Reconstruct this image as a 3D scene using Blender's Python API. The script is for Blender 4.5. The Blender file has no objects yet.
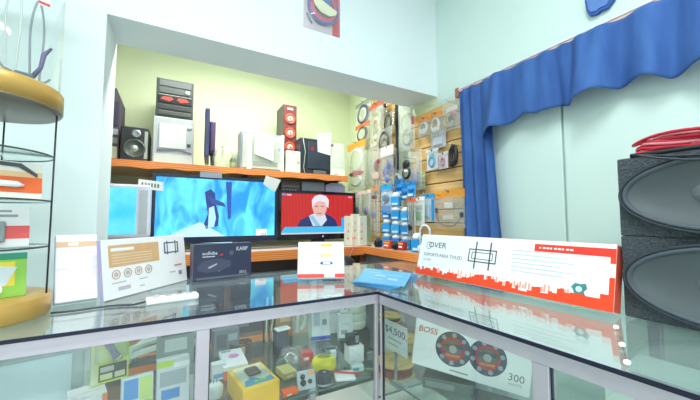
import bpy, bmesh, math, random
from mathutils import Vector, Matrix, Euler
random.seed(7)
R = math.radians
SC = bpy.context.scene
COL = SC.collection

# ------------------------------------------------------------------ camera
FPX, HCAM = 317.0, 1.25
YAW, PIT = R(28.9), math.atan(20 / 317)
cam_d = bpy.data.cameras.new('camera'); cam_d.sensor_width = 36.0
cam_d.lens = 36.0 * FPX / 700.0; cam_d.clip_start = 0.02
cam = bpy.data.objects.new('camera', cam_d); COL.objects.link(cam)
cam.location = (0, 0, HCAM)
cam.rotation_euler = (R(90) + PIT, 0, -YAW)
SC.camera = cam
FW = Vector((math.sin(YAW) * math.cos(PIT), math.cos(YAW) * math.cos(PIT), math.sin(PIT)))
RT = Vector((math.cos(YAW), -math.sin(YAW), 0)); UP = RT.cross(FW)

def at(x, y, X=None, Y=None, Z=None):
    """point of the room on the plane X / Y / Z = const that the photograph shows at pixel x, y"""
    d = FW + RT * ((x - 350) / FPX) - UP * ((y - 200) / FPX)
    c = Vector((0, 0, HCAM))
    t = (X - c.x) / d.x if X is not None else ((Y - c.y) / d.y if Y is not None else (Z - c.z) / d.z)
    return c + d * t

# ------------------------------------------------------------------ world, exposure
W = bpy.data.worlds.new('world'); SC.world = W; W.use_nodes = True
bg = W.node_tree.nodes['Background']
bg.inputs[0].default_value = (0.86, 0.95, 1.0, 1); bg.inputs[1].default_value = 1.6
vs = SC.view_settings
vs.view_transform = 'Standard'; vs.look = 'None'; vs.gamma = 1.0; vs.use_curve_mapping = False
vs.exposure = -0.06

def area(name, loc, rot, sx, sy, power, color):
    l = bpy.data.lights.new(name, 'AREA'); l.shape = 'RECTANGLE'; l.size = sx; l.size_y = sy
    l.energy = power; l.color = color
    o = bpy.data.objects.new(name, l); COL.objects.link(o); o.location = loc; o.rotation_euler = rot
    return o
# the shop's ceiling tubes (their fixtures are built further down)
area('tube_light_front', (0.1, 0.15, 2.93), (0, 0, 0), 1.2, 0.12, 34, (0.93, 1.0, 0.99))
area('tube_light_rear', (-0.6, -1.3, 2.93), (0, 0, 0), 1.2, 0.12, 34, (0.93, 1.0, 0.99))
area('tube_light_alcove', (0.45, 2.12, 2.53), (0, 0, 0), 1.2, 0.10, 22, (1.0, 1.0, 0.90))

# ------------------------------------------------------------------ materials
def lin(c):
    return tuple(((v / 255) / 12.92 if v / 255 <= 0.04045 else ((v / 255 + 0.055) / 1.055) ** 2.4) for v in c) + (1,)
MATS = {}
def mat(c, rough=0.5, metal=0.0, var=0.06, scale=14.0, bump=0.0, spec=0.5, coat=0.0, alpha=None):
    key = ('p', tuple(c), rough, metal, var, scale, bump, spec, coat, alpha)
    if key in MATS: return MATS[key]
    m = bpy.data.materials.new('paint_%d_%d_%d' % tuple(c)); m.use_nodes = True
    nt = m.node_tree; b = nt.nodes['Principled BSDF']
    b.inputs['Roughness'].default_value = rough; b.inputs['Metallic'].default_value = metal
    b.inputs['Specular IOR Level'].default_value = spec; b.inputs['Coat Weight'].default_value = coat
    l = lin(c)
    if var > 0 or bump > 0:
        tc = nt.nodes.new('ShaderNodeTexCoord'); n = nt.nodes.new('ShaderNodeTexNoise')
        n.inputs['Scale'].default_value = scale; n.inputs['Detail'].default_value = 3
        nt.links.new(tc.outputs['Object'], n.inputs['Vector'])
        r = nt.nodes.new('ShaderNodeValToRGB')
        r.color_ramp.elements[0].position = 0.3; r.color_ramp.elements[1].position = 0.7
        r.color_ramp.elements[0].color = tuple(v * (1 - var) for v in l[:3]) + (1,)
        r.color_ramp.elements[1].color = tuple(min(1, v * (1 + var)) for v in l[:3]) + (1,)
        nt.links.new(n.outputs['Fac'], r.inputs['Fac']); nt.links.new(r.outputs['Color'], b.inputs['Base Color'])
        if bump > 0:
            bp = nt.nodes.new('ShaderNodeBump'); bp.inputs['Strength'].default_value = bump; bp.inputs['Distance'].default_value = 0.01
            nt.links.new(n.outputs['Fac'], bp.inputs['Height']); nt.links.new(bp.outputs['Normal'], b.inputs['Normal'])
    else:
        b.inputs['Base Color'].default_value = l
    if alpha is not None: b.inputs['Alpha'].default_value = alpha
    MATS[key] = m
    return m

def emit(c, s=1.0):
    key = ('e', tuple(c), s)
    if key in MATS: return MATS[key]
    m = bpy.data.materials.new('glow_%d_%d_%d' % tuple(c)); m.use_nodes = True
    nt = m.node_tree; b = nt.nodes['Principled BSDF']
    b.inputs['Base Color'].default_value = (0.01, 0.01, 0.01, 1); b.inputs['Roughness'].default_value = 0.25
    b.inputs['Emission Color'].default_value = lin(c); b.inputs['Emission Strength'].default_value = s
    MATS[key] = m
    return m

def glass(tint=(0.93, 0.985, 0.97), f0=0.04, milk=0.0, rough=0.0, name='glass', milkc=(0.85, 0.95, 0.92)):
    """thin clear sheet: see-through with a Schlick reflection on each face, optionally a little milky film"""
    key = ('g', tint, f0, milk, rough, milkc)
    if key in MATS: return MATS[key]
    m = bpy.data.materials.new(name); m.use_nodes = True
    nt = m.node_tree; nt.nodes.remove(nt.nodes['Principled BSDF']); N = nt.nodes.new; L = nt.links.new
    out = nt.nodes['Material Output']
    tr = N('ShaderNodeBsdfTransparent'); tr.inputs[0].default_value = tint + (1,)
    gl = N('ShaderNodeBsdfGlossy'); gl.inputs['Roughness'].default_value = rough; gl.inputs[0].default_value = (1, 1, 1, 1)
    ge = N('ShaderNodeNewGeometry')
    dt = N('ShaderNodeVectorMath'); dt.operation = 'DOT_PRODUCT'
    L(ge.outputs['Normal'], dt.inputs[0]); L(ge.outputs['Incoming'], dt.inputs[1])
    ab = N('ShaderNodeMath'); ab.operation = 'ABSOLUTE'; L(dt.outputs['Value'], ab.inputs[0])
    om = N('ShaderNodeMath'); om.operation = 'SUBTRACT'; om.inputs[0].default_value = 1; L(ab.outputs[0], om.inputs[1])
    pw = N('ShaderNodeMath'); pw.operation = 'POWER'; pw.inputs[1].default_value = 5; L(om.outputs[0], pw.inputs[0])
    ma = N('ShaderNodeMath'); ma.operation = 'MULTIPLY_ADD'; ma.inputs[1].default_value = 1 - f0; ma.inputs[2].default_value = f0
    L(pw.outputs[0], ma.inputs[0])
    base = tr.outputs[0]
    if milk > 0:
        df = N('ShaderNodeBsdfDiffuse'); df.inputs[0].default_value = milkc + (1,)
        mx = N('ShaderNodeMixShader'); mx.inputs[0].default_value = milk
        L(tr.outputs[0], mx.inputs[1]); L(df.outputs[0], mx.inputs[2]); base = mx.outputs[0]
    m2 = N('ShaderNodeMixShader'); L(ma.outputs[0], m2.inputs[0]); L(base, m2.inputs[1]); L(gl.outputs[0], m2.inputs[2])
    L(m2.outputs[0], out.inputs[0])
    MATS[key] = m
    return m

def ramp_mat(name, c0, c1, tex='NOISE', scale=(3, 3, 3), e=0.0, rough=0.5, p0=0.35, p1=0.65, dist=0.0, detail=3, bump=0.0):
    m = bpy.data.materials.new(name); m.use_nodes = True
    nt = m.node_tree; b = nt.nodes['Principled BSDF']; N = nt.nodes.new; L = nt.links.new
    tc = N('ShaderNodeTexCoord'); mp = N('ShaderNodeMapping'); mp.inputs['Scale'].default_value = scale
    L(tc.outputs['Object'], mp.inputs['Vector'])
    if tex == 'NOISE':
        t = N('ShaderNodeTexNoise'); t.inputs['Scale'].default_value = 1.0; t.inputs['Detail'].default_value = detail
        t.inputs['Distortion'].default_value = dist; fac = t.outputs['Fac']
    else:
        t = N('ShaderNodeTexWave'); t.inputs['Scale'].default_value = 1.0; t.inputs['Distortion'].default_value = dist
        t.bands_direction = tex; t.inputs['Detail'].default_value = detail; fac = t.outputs['Fac']
    L(mp.outputs[0], t.inputs['Vector'])
    r = N('ShaderNodeValToRGB'); r.color_ramp.elements[0].position = p0; r.color_ramp.elements[1].position = p1
    r.color_ramp.elements[0].color = lin(c0); r.color_ramp.elements[1].color = lin(c1); L(fac, r.inputs['Fac'])
    b.inputs['Roughness'].default_value = rough
    if e > 0:
        b.inputs['Base Color'].default_value = (0.01, 0.01, 0.01, 1)
        L(r.outputs['Color'], b.inputs['Emission Color']); b.inputs['Emission Strength'].default_value = e
    else:
        L(r.outputs['Color'], b.inputs['Base Color'])
    if bump > 0:
        bp = N('ShaderNodeBump'); bp.inputs['Strength'].default_value = bump; bp.inputs['Distance'].default_value = 0.004
        L(fac, bp.inputs['Height']); L(bp.outputs['Normal'], b.inputs['Normal'])
    return m

WALL_FRONT = mat((236, 247, 248), 0.75, var=0.015, scale=3, bump=0.03)
WALL_RIGHT = mat((220, 241, 234), 0.7, var=0.015, scale=3, bump=0.03)
WALL_ALCOVE = mat((230, 241, 204), 0.75, var=0.02, scale=3, bump=0.03)
CEIL = mat((240, 245, 245), 0.8, var=0.02)
FLOOR = mat((190, 185, 178), 0.4, var=0.06, scale=5)
ALU = mat((208, 204, 214), 0.38, 0.55, var=0.03, scale=30)
ALU_D = mat((40, 44, 66), 0.35, 0.4, var=0.05)
TOPGLASS = glass((0.90, 0.965, 0.95), 0.10, milk=0.05, name='counter_top_glass')
PANE = glass((0.95, 0.985, 0.975), 0.05, milk=0.02, name='front_pane_glass')
SHELFGLASS = glass((0.92, 0.975, 0.955), 0.05, milk=0.04, name='shelf_glass')
CLEAR = glass((0.97, 0.99, 0.985), 0.04, milk=0.03, name='clear_case_glass')
BAG = glass((0.96, 0.98, 0.97), 0.05, milk=0.16, rough=0.12, name='clear_plastic_bag', milkc=(0.92, 0.95, 0.93))
BAG2 = glass((0.97, 0.985, 0.98), 0.06, milk=0.12, rough=0.08, name='blister_plastic', milkc=(0.92, 0.95, 0.93))
WOOD_EDGE = ramp_mat('orange_wood', (226, 122, 50), (246, 156, 84), 'Z', (3, 3, 26), dist=4, rough=0.5)
SLAT = ramp_mat('slatwall_maple', (222, 178, 112), (243, 206, 146), 'NOISE', (3, 2, 40), rough=0.5, detail=4)
GROOVE = mat((62, 50, 42), 0.7)
GOLD = mat((214, 170, 92), 0.34, 0.35, var=0.05)
BLACK = mat((28, 30, 34), 0.45, var=0.1)
GLOSSB = mat((20, 22, 28), 0.15, var=0.0)
WHITE = mat((244, 246, 248), 0.5, var=0.015)
OFFW = mat((232, 232, 228), 0.55, var=0.03)
GREY = mat((138, 146, 150), 0.5)
DKGREY = mat((74, 80, 88), 0.55)
RED = mat((214, 46, 44), 0.45)
STEEL = mat((188, 192, 196), 0.25, 0.9, var=0.03)
CARPET = mat((76, 84, 90), 0.95, var=0.35, scale=160, bump=0.6)

# ------------------------------------------------------------------ mesh builder
class MB:
    def __init__(self): self.v = []; self.f = []; self.sm = []; self.mi = []; self.cur = 0
    def add(self, vs, fs, smooth=False):
        o = len(self.v); self.v += [tuple(p) for p in vs]
        for q in fs: self.f.append(tuple(i + o for i in q)); self.sm.append(smooth); self.mi.append(self.cur)
        return self
    def box(self, x0, y0, z0, x1, y1, z1, M=None):
        vs = [Vector(p) for p in ((x0,y0,z0),(x1,y0,z0),(x1,y1,z0),(x0,y1,z0),(x0,y0,z1),(x1,y0,z1),(x1,y1,z1),(x0,y1,z1))]
        if M is not None: vs = [M @ p for p in vs]
        return self.add(vs, [(0,3,2,1),(4,5,6,7),(0,1,5,4),(1,2,6,5),(2,3,7,6),(3,0,4,7)])
    def bev(self, x0, y0, z0, x1, y1, z1, b, seg=2, M=None):
        bm = bmesh.new(); bmesh.ops.create_cube(bm, size=1)
        for v in bm.verts:
            v.co = Vector((x0 + (v.co.x + .5) * (x1 - x0), y0 + (v.co.y + .5) * (y1 - y0), z0 + (v.co.z + .5) * (z1 - z0)))
        bmesh.ops.bevel(bm, geom=list(bm.edges), offset=b, segments=seg, profile=0.5, affect='EDGES')
        vs = [M @ v.co if M is not None else v.co.copy() for v in bm.verts]
        bm.verts.index_update(); fs = [tuple(v.index for v in f.verts) for f in bm.faces]; bm.free()
        return self.add(vs, fs, seg > 2)
    def lathe(self, prof, n=32, axis='Z', c=(0, 0, 0), sx=1.0, sy=1.0, smooth=True, cap=True, a0=0.0, a1=2 * math.pi):
        full = abs(a1 - a0 - 2 * math.pi) < 1e-6; m = n if full else n + 1
        vs = []
        for r, h in prof:
            for i in range(m):
                a = a0 + (a1 - a0) * i / n
                p = (r * math.cos(a) * sx, r * math.sin(a) * sy, h)
                if axis == 'Y': p = (p[0], p[2], p[1])      # axis along y
                elif axis == 'X': p = (p[2], p[0], p[1])
                vs.append((p[0] + c[0], p[1] + c[1], p[2] + c[2]))
        fs = []
        for j in range(len(prof) - 1):
            for i in range(n):
                k = (i + 1) % m
                fs.append((j * m + i, j * m + k, (j + 1) * m + k, (j + 1) * m + i))
        if cap and full:
            if prof[0][0] > 1e-6: fs.append(tuple(range(m))[::-1])
            if prof[-1][0] > 1e-6: fs.append(tuple((len(prof) - 1) * m + i for i in range(m)))
        return self.add(vs, fs, smooth)
    def tube(self, pts, r, n=8, closed=False, smooth=True):
        pts = [Vector(p) for p in pts]; k = len(pts); rs = r if isinstance(r, (list, tuple)) else [r] * k
        vs = []; prev = None
        for i, p in enumerate(pts):
            if closed: d = pts[(i + 1) % k] - pts[i - 1]
            else: d = pts[min(i + 1, k - 1)] - pts[max(i - 1, 0)]
            if d.length < 1e-9: d = Vector((0, 0, 1))
            d.normalize()
            if prev is None:
                a = Vector((0, 0, 1)) if abs(d.z) < 0.9 else Vector((1, 0, 0)); u = d.cross(a).normalized()
            else:
                u = (prev - d * prev.dot(d))
                u = u.normalized() if u.length > 1e-6 else d.orthogonal().normalized()
            prev = u; w = d.cross(u)
            for j in range(n):
                a = 2 * math.pi * j / n; vs.append(p + (u * math.cos(a) + w * math.sin(a)) * rs[i])
        fs = []
        for i in range(k if closed else k - 1):
            for j in range(n):
                fs.append((i * n + j, i * n + (j + 1) % n, ((i + 1) % k) * n + (j + 1) % n, ((i + 1) % k) * n + j))
        if not closed:
            fs.append(tuple(range(n))[::-1]); fs.append(tuple((k - 1) * n + j for j in range(n)))
        return self.add(vs, fs, smooth)
    def prism(self, poly, y0, y1):
        """polygon in local x, z (counter-clockwise seen from -y) pushed from y0 (front) to y1"""
        n = len(poly)
        a = sum(poly[i][0] * poly[(i + 1) % n][1] - poly[(i + 1) % n][0] * poly[i][1] for i in range(n))
        if a < 0: poly = poly[::-1]
        vs = [(x, y0, z) for x, z in poly] + [(x, y1, z) for x, z in poly]
        fs = [tuple(range(n)), tuple(range(2 * n - 1, n - 1, -1))]
        fs += [(i, i + n, (i + 1) % n + n, (i + 1) % n) for i in range(n)]
        return self.add(vs, fs)
    def grid(self, fn, nu, nv, thick=0.0, smooth=True):
        vs = [Vector(fn(i / nu, j / nv)) for j in range(nv + 1) for i in range(nu + 1)]
        fs = [(j * (nu + 1) + i, j * (nu + 1) + i + 1, (j + 1) * (nu + 1) + i + 1, (j + 1) * (nu + 1) + i) for j in range(nv) for i in range(nu)]
        return self.add(vs, fs, smooth)
    def build(self, name, m, parent=None, M=None):
        me = bpy.data.meshes.new(name); me.from_pydata(self.v, [], self.f)
        me.polygons.foreach_set('use_smooth', self.sm)
        ms = m if isinstance(m, (list, tuple)) else [m]
        for q in ms: me.materials.append(q)
        if len(ms) > 1: me.polygons.foreach_set('material_index', self.mi)
        me.update()
        o = bpy.data.objects.new(name, me); COL.objects.link(o)
        if parent is not None: o.parent = parent
        if M is not None: o.matrix_local = M
        return o

def tag(o, label, cat, group=None):
    o['label'] = label; o['category'] = cat
    if group: o['group'] = group
    return o
def struct(o): o['kind'] = 'structure'; return o
def empty(name, label, cat, loc=(0, 0, 0), rz=0.0, group=None, rot=None):
    o = bpy.data.objects.new(name, None); COL.objects.link(o); o.empty_display_size = 0.03
    o.location = loc; o.rotation_euler = rot if rot is not None else (0, 0, rz)
    return tag(o, label, cat, group)
def pose(name, label, cat, loc, az=0.0, lean=0.0, roll=0.0, group=None):
    """Empty at the lower-left front corner of a box: local x right, y into the box, z up; leans back about that edge"""
    o = empty(name, label, cat, group=group)
    o.matrix_world = Matrix.Translation(loc) @ Matrix.Rotation(az, 4, 'Z') @ Matrix.Rotation(-lean, 4, 'X') @ Matrix.Rotation(-roll, 4, 'Y')
    return o
def text(name, s, size, m, parent, x, z, y=-0.0006, align='LEFT', sx=1.0, shear=0.0, M=None, ext=0.0002):
    c = bpy.data.curves.new(name, 'FONT'); c.body = s; c.size = size; c.align_x = align; c.extrude = ext; c.shear = shear
    c.resolution_u = 3
    t = bpy.data.objects.new(name, c); COL.objects.link(t)
    dg = bpy.context.evaluated_depsgraph_get(); dg.update()
    me = bpy.data.meshes.new_from_object(t.evaluated_get(dg)); me.name = name
    bpy.data.objects.remove(t); bpy.data.curves.remove(c)
    me.materials.clear(); me.materials.append(m)
    o = bpy.data.objects.new(name, me); COL.objects.link(o); o.parent = parent
    o.matrix_local = (M or Matrix()) @ Matrix.Translation((x, y, z)) @ Matrix.Rotation(R(90), 4, 'X') @ Matrix.Diagonal((sx, 1, 1, 1))
    return o
def flat(name, m, parent, x0, z0, x1, z1, y=0.0, t=0.0006, M=None):
    """a printed patch or pasted sheet on a front face"""
    return MB().box(x0, y - t, z0, x1, y, z1).build(name, m, parent, M)
def disc(name, m, parent, x, z, r, y=0.0, t=0.0006, n=24, sx=1.0, M=None):
    return MB().prism([(x + r * sx * math.cos(2 * math.pi * i / n), z + r * math.sin(2 * math.pi * i / n)) for i in range(n)], y - t, y).build(name, m, parent, M)
def ringp(name, m, parent, x, z, r, w, y=0.0, t=0.0008, n=24, sx=1.0):
    b = MB(); vs = []; fs = []
    for i in range(n):
        a = 2 * math.pi * i / n
        for rr in (r, r - w):
            for yy in (y - t, y): vs.append((x + rr * sx * math.cos(a), yy, z + rr * math.sin(a)))
    for i in range(n):
        j = (i + 1) % n; A = i * 4; B = j * 4
        fs += [(A, B, B + 2, A + 2), (A, A + 1, B + 1, B), (A + 2, B + 2, B + 3, A + 3)]
    return b.add(vs, fs).build(name, m, parent)

# ================================================================== THE SETTING
XR, XL = 1.58, -1.9
YF0, YF1, YB, YE = 1.60, 1.86, 2.88, -2.4
XP, ZB, ZC = -0.273, 2.108, 3.0
struct(MB().box(XL - .1, YE, -0.1, XR + .1, YB + .1, 0).build('floor', FLOOR))
struct(MB().box(XL - .1, YE, ZC, XR + .1, YF1, ZC + .1).box(XL - .1, YF1, 2.6, XR + .1, YB + .1, 2.7).build('ceiling', CEIL))
struct(MB().box(XR, YE, 0, XR + .1, YF0, ZC).build('wall_right', WALL_RIGHT))
struct(MB().box(XR, YF0, 0, XR + .1, YB + .1, ZC).build('wall_right_alcove', WALL_ALCOVE))
struct(MB().box(XL - .1, YE, 0, XL, YB + .1, ZC).build('wall_left', WALL_FRONT))
struct(MB().box(XL, YB, 0, XR, YB + .1, 2.6).build('wall_back', WALL_ALCOVE))
struct(MB().box(XL, YF0, 0, XP, YF1, ZC).build('wall_front', WALL_FRONT))
struct(MB().box(XP, YF0, ZB, XR, YF1, ZC).build('trim_6', WALL_FRONT))
struct(MB().box(XL, YE, 2.55, XR, YE + .12, ZC).box(XL, YE, 0, XL + .5, YE + .12, 2.55).box(XR - .4, YE, 0, XR, YE + .12, 2.55).build('wall_rear', WALL_FRONT))
# white boards under the valance
for i, (ya, yb) in enumerate(((1.36, .795), (.785, .12), (.11, -.6))):
    struct(MB().bev(XR - .02, yb, .9, XR, ya, 1.99, .004, 2).build('trim_%d' % (i + 1), WALL_RIGHT))

# fluorescent fixtures
def fixture(name, label, loc, L):
    r = empty(name, label, 'ceiling light', loc)
    MB().bev(-L / 2, -.07, .02, L / 2, .07, .065, .008).build('housing', WHITE, r)
    for s in (-.03, .03):
        MB().lathe([(.013, -L / 2 + .03), (.013, L / 2 - .03)], 12, 'X', (0, s, .008)).build('tube', emit((245, 255, 250), 3.0), r)
fixture('ceiling_light', 'white twin tube ceiling light above the customer side', (0.1, 0.15, 2.935), 1.2)
fixture('ceiling_light', 'white twin tube ceiling light near the shop entrance', (-0.6, -1.3, 2.935), 1.2)
fixture('ceiling_light', 'white twin tube ceiling light inside the alcove', (0.45, 2.12, 2.535), 1.2)

# ================================================================== GLASS COUNTERS
ZT = 1.0; SHZ = 0.70
RB = ZT - .042
def plate(poly, z0, z1):
    n = len(poly)
    return MB().add([(x, y, z0) for x, y in poly] + [(x, y, z1) for x, y in poly], [tuple(range(n))[::-1], tuple(range(n, 2 * n))] + [(i, (i + 1) % n, (i + 1) % n + n, i + n) for i in range(n)])
def counter(name, label, az, loc, L, D, posts, rear_posts, front=None, shelves=None, x0=0.0, skew=0.0):
    """local x along the front, y into the counter, front face at y=0; front = length that has a glass front"""
    front = front or L
    r = empty(name, label, 'display counter', loc, az)
    plate([(-.012 * skew, -.012), (L, -.012), (L, D), (D * skew, D)], ZT - .008, ZT).build('glass_top', TOPGLASS, r)
    MB().box(0, -.0135, ZT - .0085, front, -.0122, ZT + .0004).build('glass_edge', ALU_D, r)
    MB().box(x0, -.004, RB, front, .024, ZT - .0085).build('top_rail', ALU, r)
    MB().box(D * skew, D - .03, ZT - .04, L, D, ZT - .0085).build('top_rail', ALU, r)
    MB().box(x0, 0, .30, front, .026, .335).build('bottom_rail', ALU, r)
    MB().box(x0 + D * skew, .01, 0.0, L, D - .01, .30).build('plinth', mat((120, 116, 122), .6), r)
    plate([(x0 + .001, 0), (L, 0), (L, D), (x0 + .001 + D * skew, D)], .335, .35).build('deck', OFFW, r)
    for x, hw in posts:
        MB().bev(x - hw, -.003, .335, x + hw, .003 + hw * 1.5, RB, .0015, 1).build('post', ALU, r)
    for x in rear_posts:
        MB().bev(x - .015, D - .03, .335, x + .015, D, ZT - .04, .002, 1).build('post', ALU, r)
    for i, (a, c) in enumerate(zip(posts[:-1], posts[1:])):
        xa, xc = a[0] + a[1], c[0] - c[1]; sz = (shelves or [SHZ] * 9)[i]
        if c[0] <= front + .02:
            MB().box(xa, .006, .335, xc, .011, RB).build('front_pane', PANE, r)
            MB().box(xa, .0045, .335, xa + .0025, .0125, RB).build('pane_edge', ALU_D, r)
        MB().box(xa + (D * skew if i == 0 else 0), .03, sz - .007, xc, D - .04, sz).build('shelf', SHELFGLASS, r)
        MB().box(xa, .0285, sz - .007, xc, .0298, sz).build('shelf_edge', mat((96, 128, 120), .2), r)
    return r
YC, XC = 0.952, 0.672
counter('display_counter', 'glass display counter along the back with boxes and televisions behind it', 0, (-1.7, YC, 0), 2.93, .60,
        [(.03, .0165), (.92, .0165), (1.776, .0165), (2.332, .006), (2.915, .012)], [.03, .92, 1.776, 2.33, 2.9], front=2.34, shelves=[SHZ, SHZ, SHZ, .62])
p548 = at(543, 372, X=XC)
counter('display_counter', 'glass display counter on the right holding the long cardboard box and loudspeakers', R(-87.4), (XC - .032, YC - .0145, 0), 1.62, .648,
        [(.0015, .0015), (YC - .0145 - p548.y, .0165), (1.10, .0165), (1.60, .0165)], [.55, 1.10, 1.60], skew=.0454)

# ================================================================== ROTATING DISPLAY TOWER
TX, TY, TR = -.452, 1.165, .16
tw = empty('display_tower', 'round glass display tower with gold bands at the far left', 'display case', (TX, TY, ZT))
MB().lathe([(TR - .004, 0), (TR, .004), (TR, .048), (TR - .004, .052), (0, .052)], 56).build('gold_base', GOLD, tw)
MB().lathe([(0, .542), (TR - .008, .542), (TR, .548), (TR + .002, .552)], 56).build('underside', mat((126, 120, 112), .35, .3), tw)
MB().lathe([(TR + .002, .552), (TR + .002, .602), (TR - .003, .608), (0, .608)], 56).build('gold_band', GOLD, tw)
MB().lathe([(TR - .006, .6085), (TR - .006, 1.15)], 56, cap=False).build('glass_cylinder', CLEAR, tw)
MB().lathe([(TR, 1.15), (TR, 1.2), (0, 1.2)], 56).build('gold_cap', GOLD, tw)
ang = math.atan2(0 - TY, 0 - TX)           # towards the customer
for k in range(4):
    a = ang + R(78) + k * R(90) - R(8)
    MB().tube([((TR - .008) * math.cos(a), (TR - .008) * math.sin(a), .05), ((TR - .008) * math.cos(a), (TR - .008) * math.sin(a), .546)], .0022, 8).build('rod', BLACK, tw)
for z in (.176, .300, .424):
    MB().lathe([(0, z), (TR - .012, z), (TR - .012, z + .004), (0, z + .004)], 40).build('glass_shelf', SHELFGLASS, tw)
    MB().lathe([(TR - .0118, z - .0002), (TR - .0105, z), (TR - .0105, z + .004), (TR - .0118, z + .0042)], 40, cap=False).build('shelf_rim', mat((70, 78, 84), .3), tw)
faz = ang + R(90) + R(6)
def on_tower(r, off, z):                      # a point inside the tower, off = sideways as seen from the front
    return Vector((TX + r * math.cos(ang) - off * math.sin(ang), TY + r * math.sin(ang) + off * math.cos(ang), ZT + z))
def tower_card(name, label, z, h, r, off, w, cb, bands, cat='package'):
    o = pose(name, label, cat, on_tower(r, off, z), faz, R(5))
    MB().bev(0, 0, 0, w, .004, h, .001, 1).build('card', mat(cb, .5), o)
    for n_, c, x0, z0, x1, z1 in bands: flat(n_, mat(c, .4), o, w * x0, h * z0, w * x1, h * z1, -.0004)
    return o
o = tower_card('flashlight_pack', 'orange and white flashlight package on the upper middle shelf of the round tower', .3045, .100, .055, -.008, .132, (236, 232, 222),
    [('orange_print', (240, 106, 50), 0, .18, 1, .60), ('tan_print', (236, 196, 150), 0, .60, 1, .74)])
MB().tube([(.05, -.006, .040), (.082, -.006, .039), (.096, -.006, .036)], [.008, .008, .003], 10).build('torch_bulb', WHITE, o)
MB().prism([(.01, .074), (.03, .098), (.09, .096), (.122, .070), (.122, .060), (.10, .076), (.085, .086), (.04, .088), (.02, .068)], -.003, .002).build('dark_strap', DKGREY, o)
o = tower_card('watch_pack', 'white and red watch package on the lower middle shelf of the round tower', .1805, .105, .055, -.010, .115, (226, 226, 226),
    [('red_strap', (226, 92, 92), 0, .2, 1, .52), ('print_line', (150, 150, 160), .1, .74, .8, .8), ('print_line', (150, 150, 160), .05, .86, .7, .91)])
MB().bev(.035, -.010, .012, .070, -.001, .066, .005).build('watch_face', GREY, o)
o = tower_card('toy_pack', 'green and yellow package at the bottom of the round tower', .053, .112, .062, -.004, .108, (150, 206, 88),
    [('yellow_print', (240, 216, 70), .25, .25, .8, .8), ('teal_print', (60, 150, 120), 0, .85, 1, 1)])
MB().lathe([(0, -.012), (.009, -.010), (.012, -.002), (.008, .004)], 16, 'Y', (.052, -.004, .022)).build('white_bulb', emit((225, 232, 255), 1.6), o)
MB().prism([(.045, .03), (.07, .03), (.09, .075), (.06, .08)], -.0022, -.0004).build('white_print', mat((214, 226, 232), .4), o)
# cables and grey gadget in the upper tier
g = empty('camera_bracket', 'dark grey gadget lying in the upper glass tier of the round tower', 'gadget', on_tower(.05, .07, .609), faz)
MB().bev(-.03, -.02, 0, .035, .02, .012, .004).build('base', DKGREY, g)
MB().bev(-.018, -.014, .012, .022, .014, .034, .006).build('body', mat((70, 92, 108), .4), g)
MB().tube([(.02, 0, .03), (.035, 0, .06), (.04, 0, .10), (.055, 0, .125)], [.006, .005, .006, .003], 8).build('arm', mat((96, 88, 130), .4), g)
MB().tube([(-.018, 0, .03), (-.035, 0, .036), (-.045, 0, .05)], .003, 8).build('prong', GREY, g)
MB().tube([(.02, 0, .02), (.045, 0, .022), (.055, 0, .035)], .003, 8).build('prong', GREY, g)
for i, (of, col, hh) in enumerate(((-.035, (186, 194, 198), .30), (.005, (160, 170, 176), .36), (.05, (206, 210, 210), .32), (.10, (140, 148, 160), .28))):
    lab = ['pale looped cable at the left of the upper glass tier', 'grey looped cable second from left in the upper glass tier', 'white looped cable in the middle of the upper glass tier', 'slim grey looped cable at the right of the upper glass tier'][i]
    b = MB(); c0 = on_tower(.035 - .02 * i, of, .609)
    pts = []
    for k in range(25):
        t = 2 * math.pi * k / 25
        pts.append((.014 * math.cos(t) * (1 + .15 * math.sin(3 * t)), .004 * math.sin(2 * t), hh / 2 + hh / 2 * math.sin(t)))
    b.tube(pts, .0028, 7, closed=True)
    o = b.build('looped_cable', mat(col, .4)); o.location = c0 + Vector((0, 0, .004)); o.rotation_euler = (0, 0, faz); tag(o, lab, 'cable', 'cables in the upper tier')
o = pose('hanging_tag', 'small red and white tag in the upper glass tier of the round tower', 'tag', on_tower(.04, .105, .85), faz)
MB().bev(-.012, 0, 0, .012, .002, .03, .0008, 1).build('card', WHITE, o); flat('red_print', RED, o, -.012, .004, .012, .012)
MB().tube([(0, .001, .03), (0, .001, .2), (-.004, .001, .299)], .0008, 6).build('string', BLACK, o)

# ================================================================== CARTONS ON THE COUNTER
def carton(name, label, loc, az, lean, roll, w, h, d, m, side=None, cat='box', seam=True):
    o = pose(name, label, cat, loc, az, lean, roll)
    MB().bev(0, 0, 0, w, d, h, min(.002, d * .1), 2).build('body', m, o)
    if seam:
        MB().box(.002, d * .42, h - .0002, w - .002, d * .42 + .001, h + .0004).build('flap_seam', mat((170, 168, 164), .7), o)
    if side is not None:
        MB().box(-.0005, .001, .001, .0, d - .001, h - .001).build('side_print', side, o)
    return o

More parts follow.
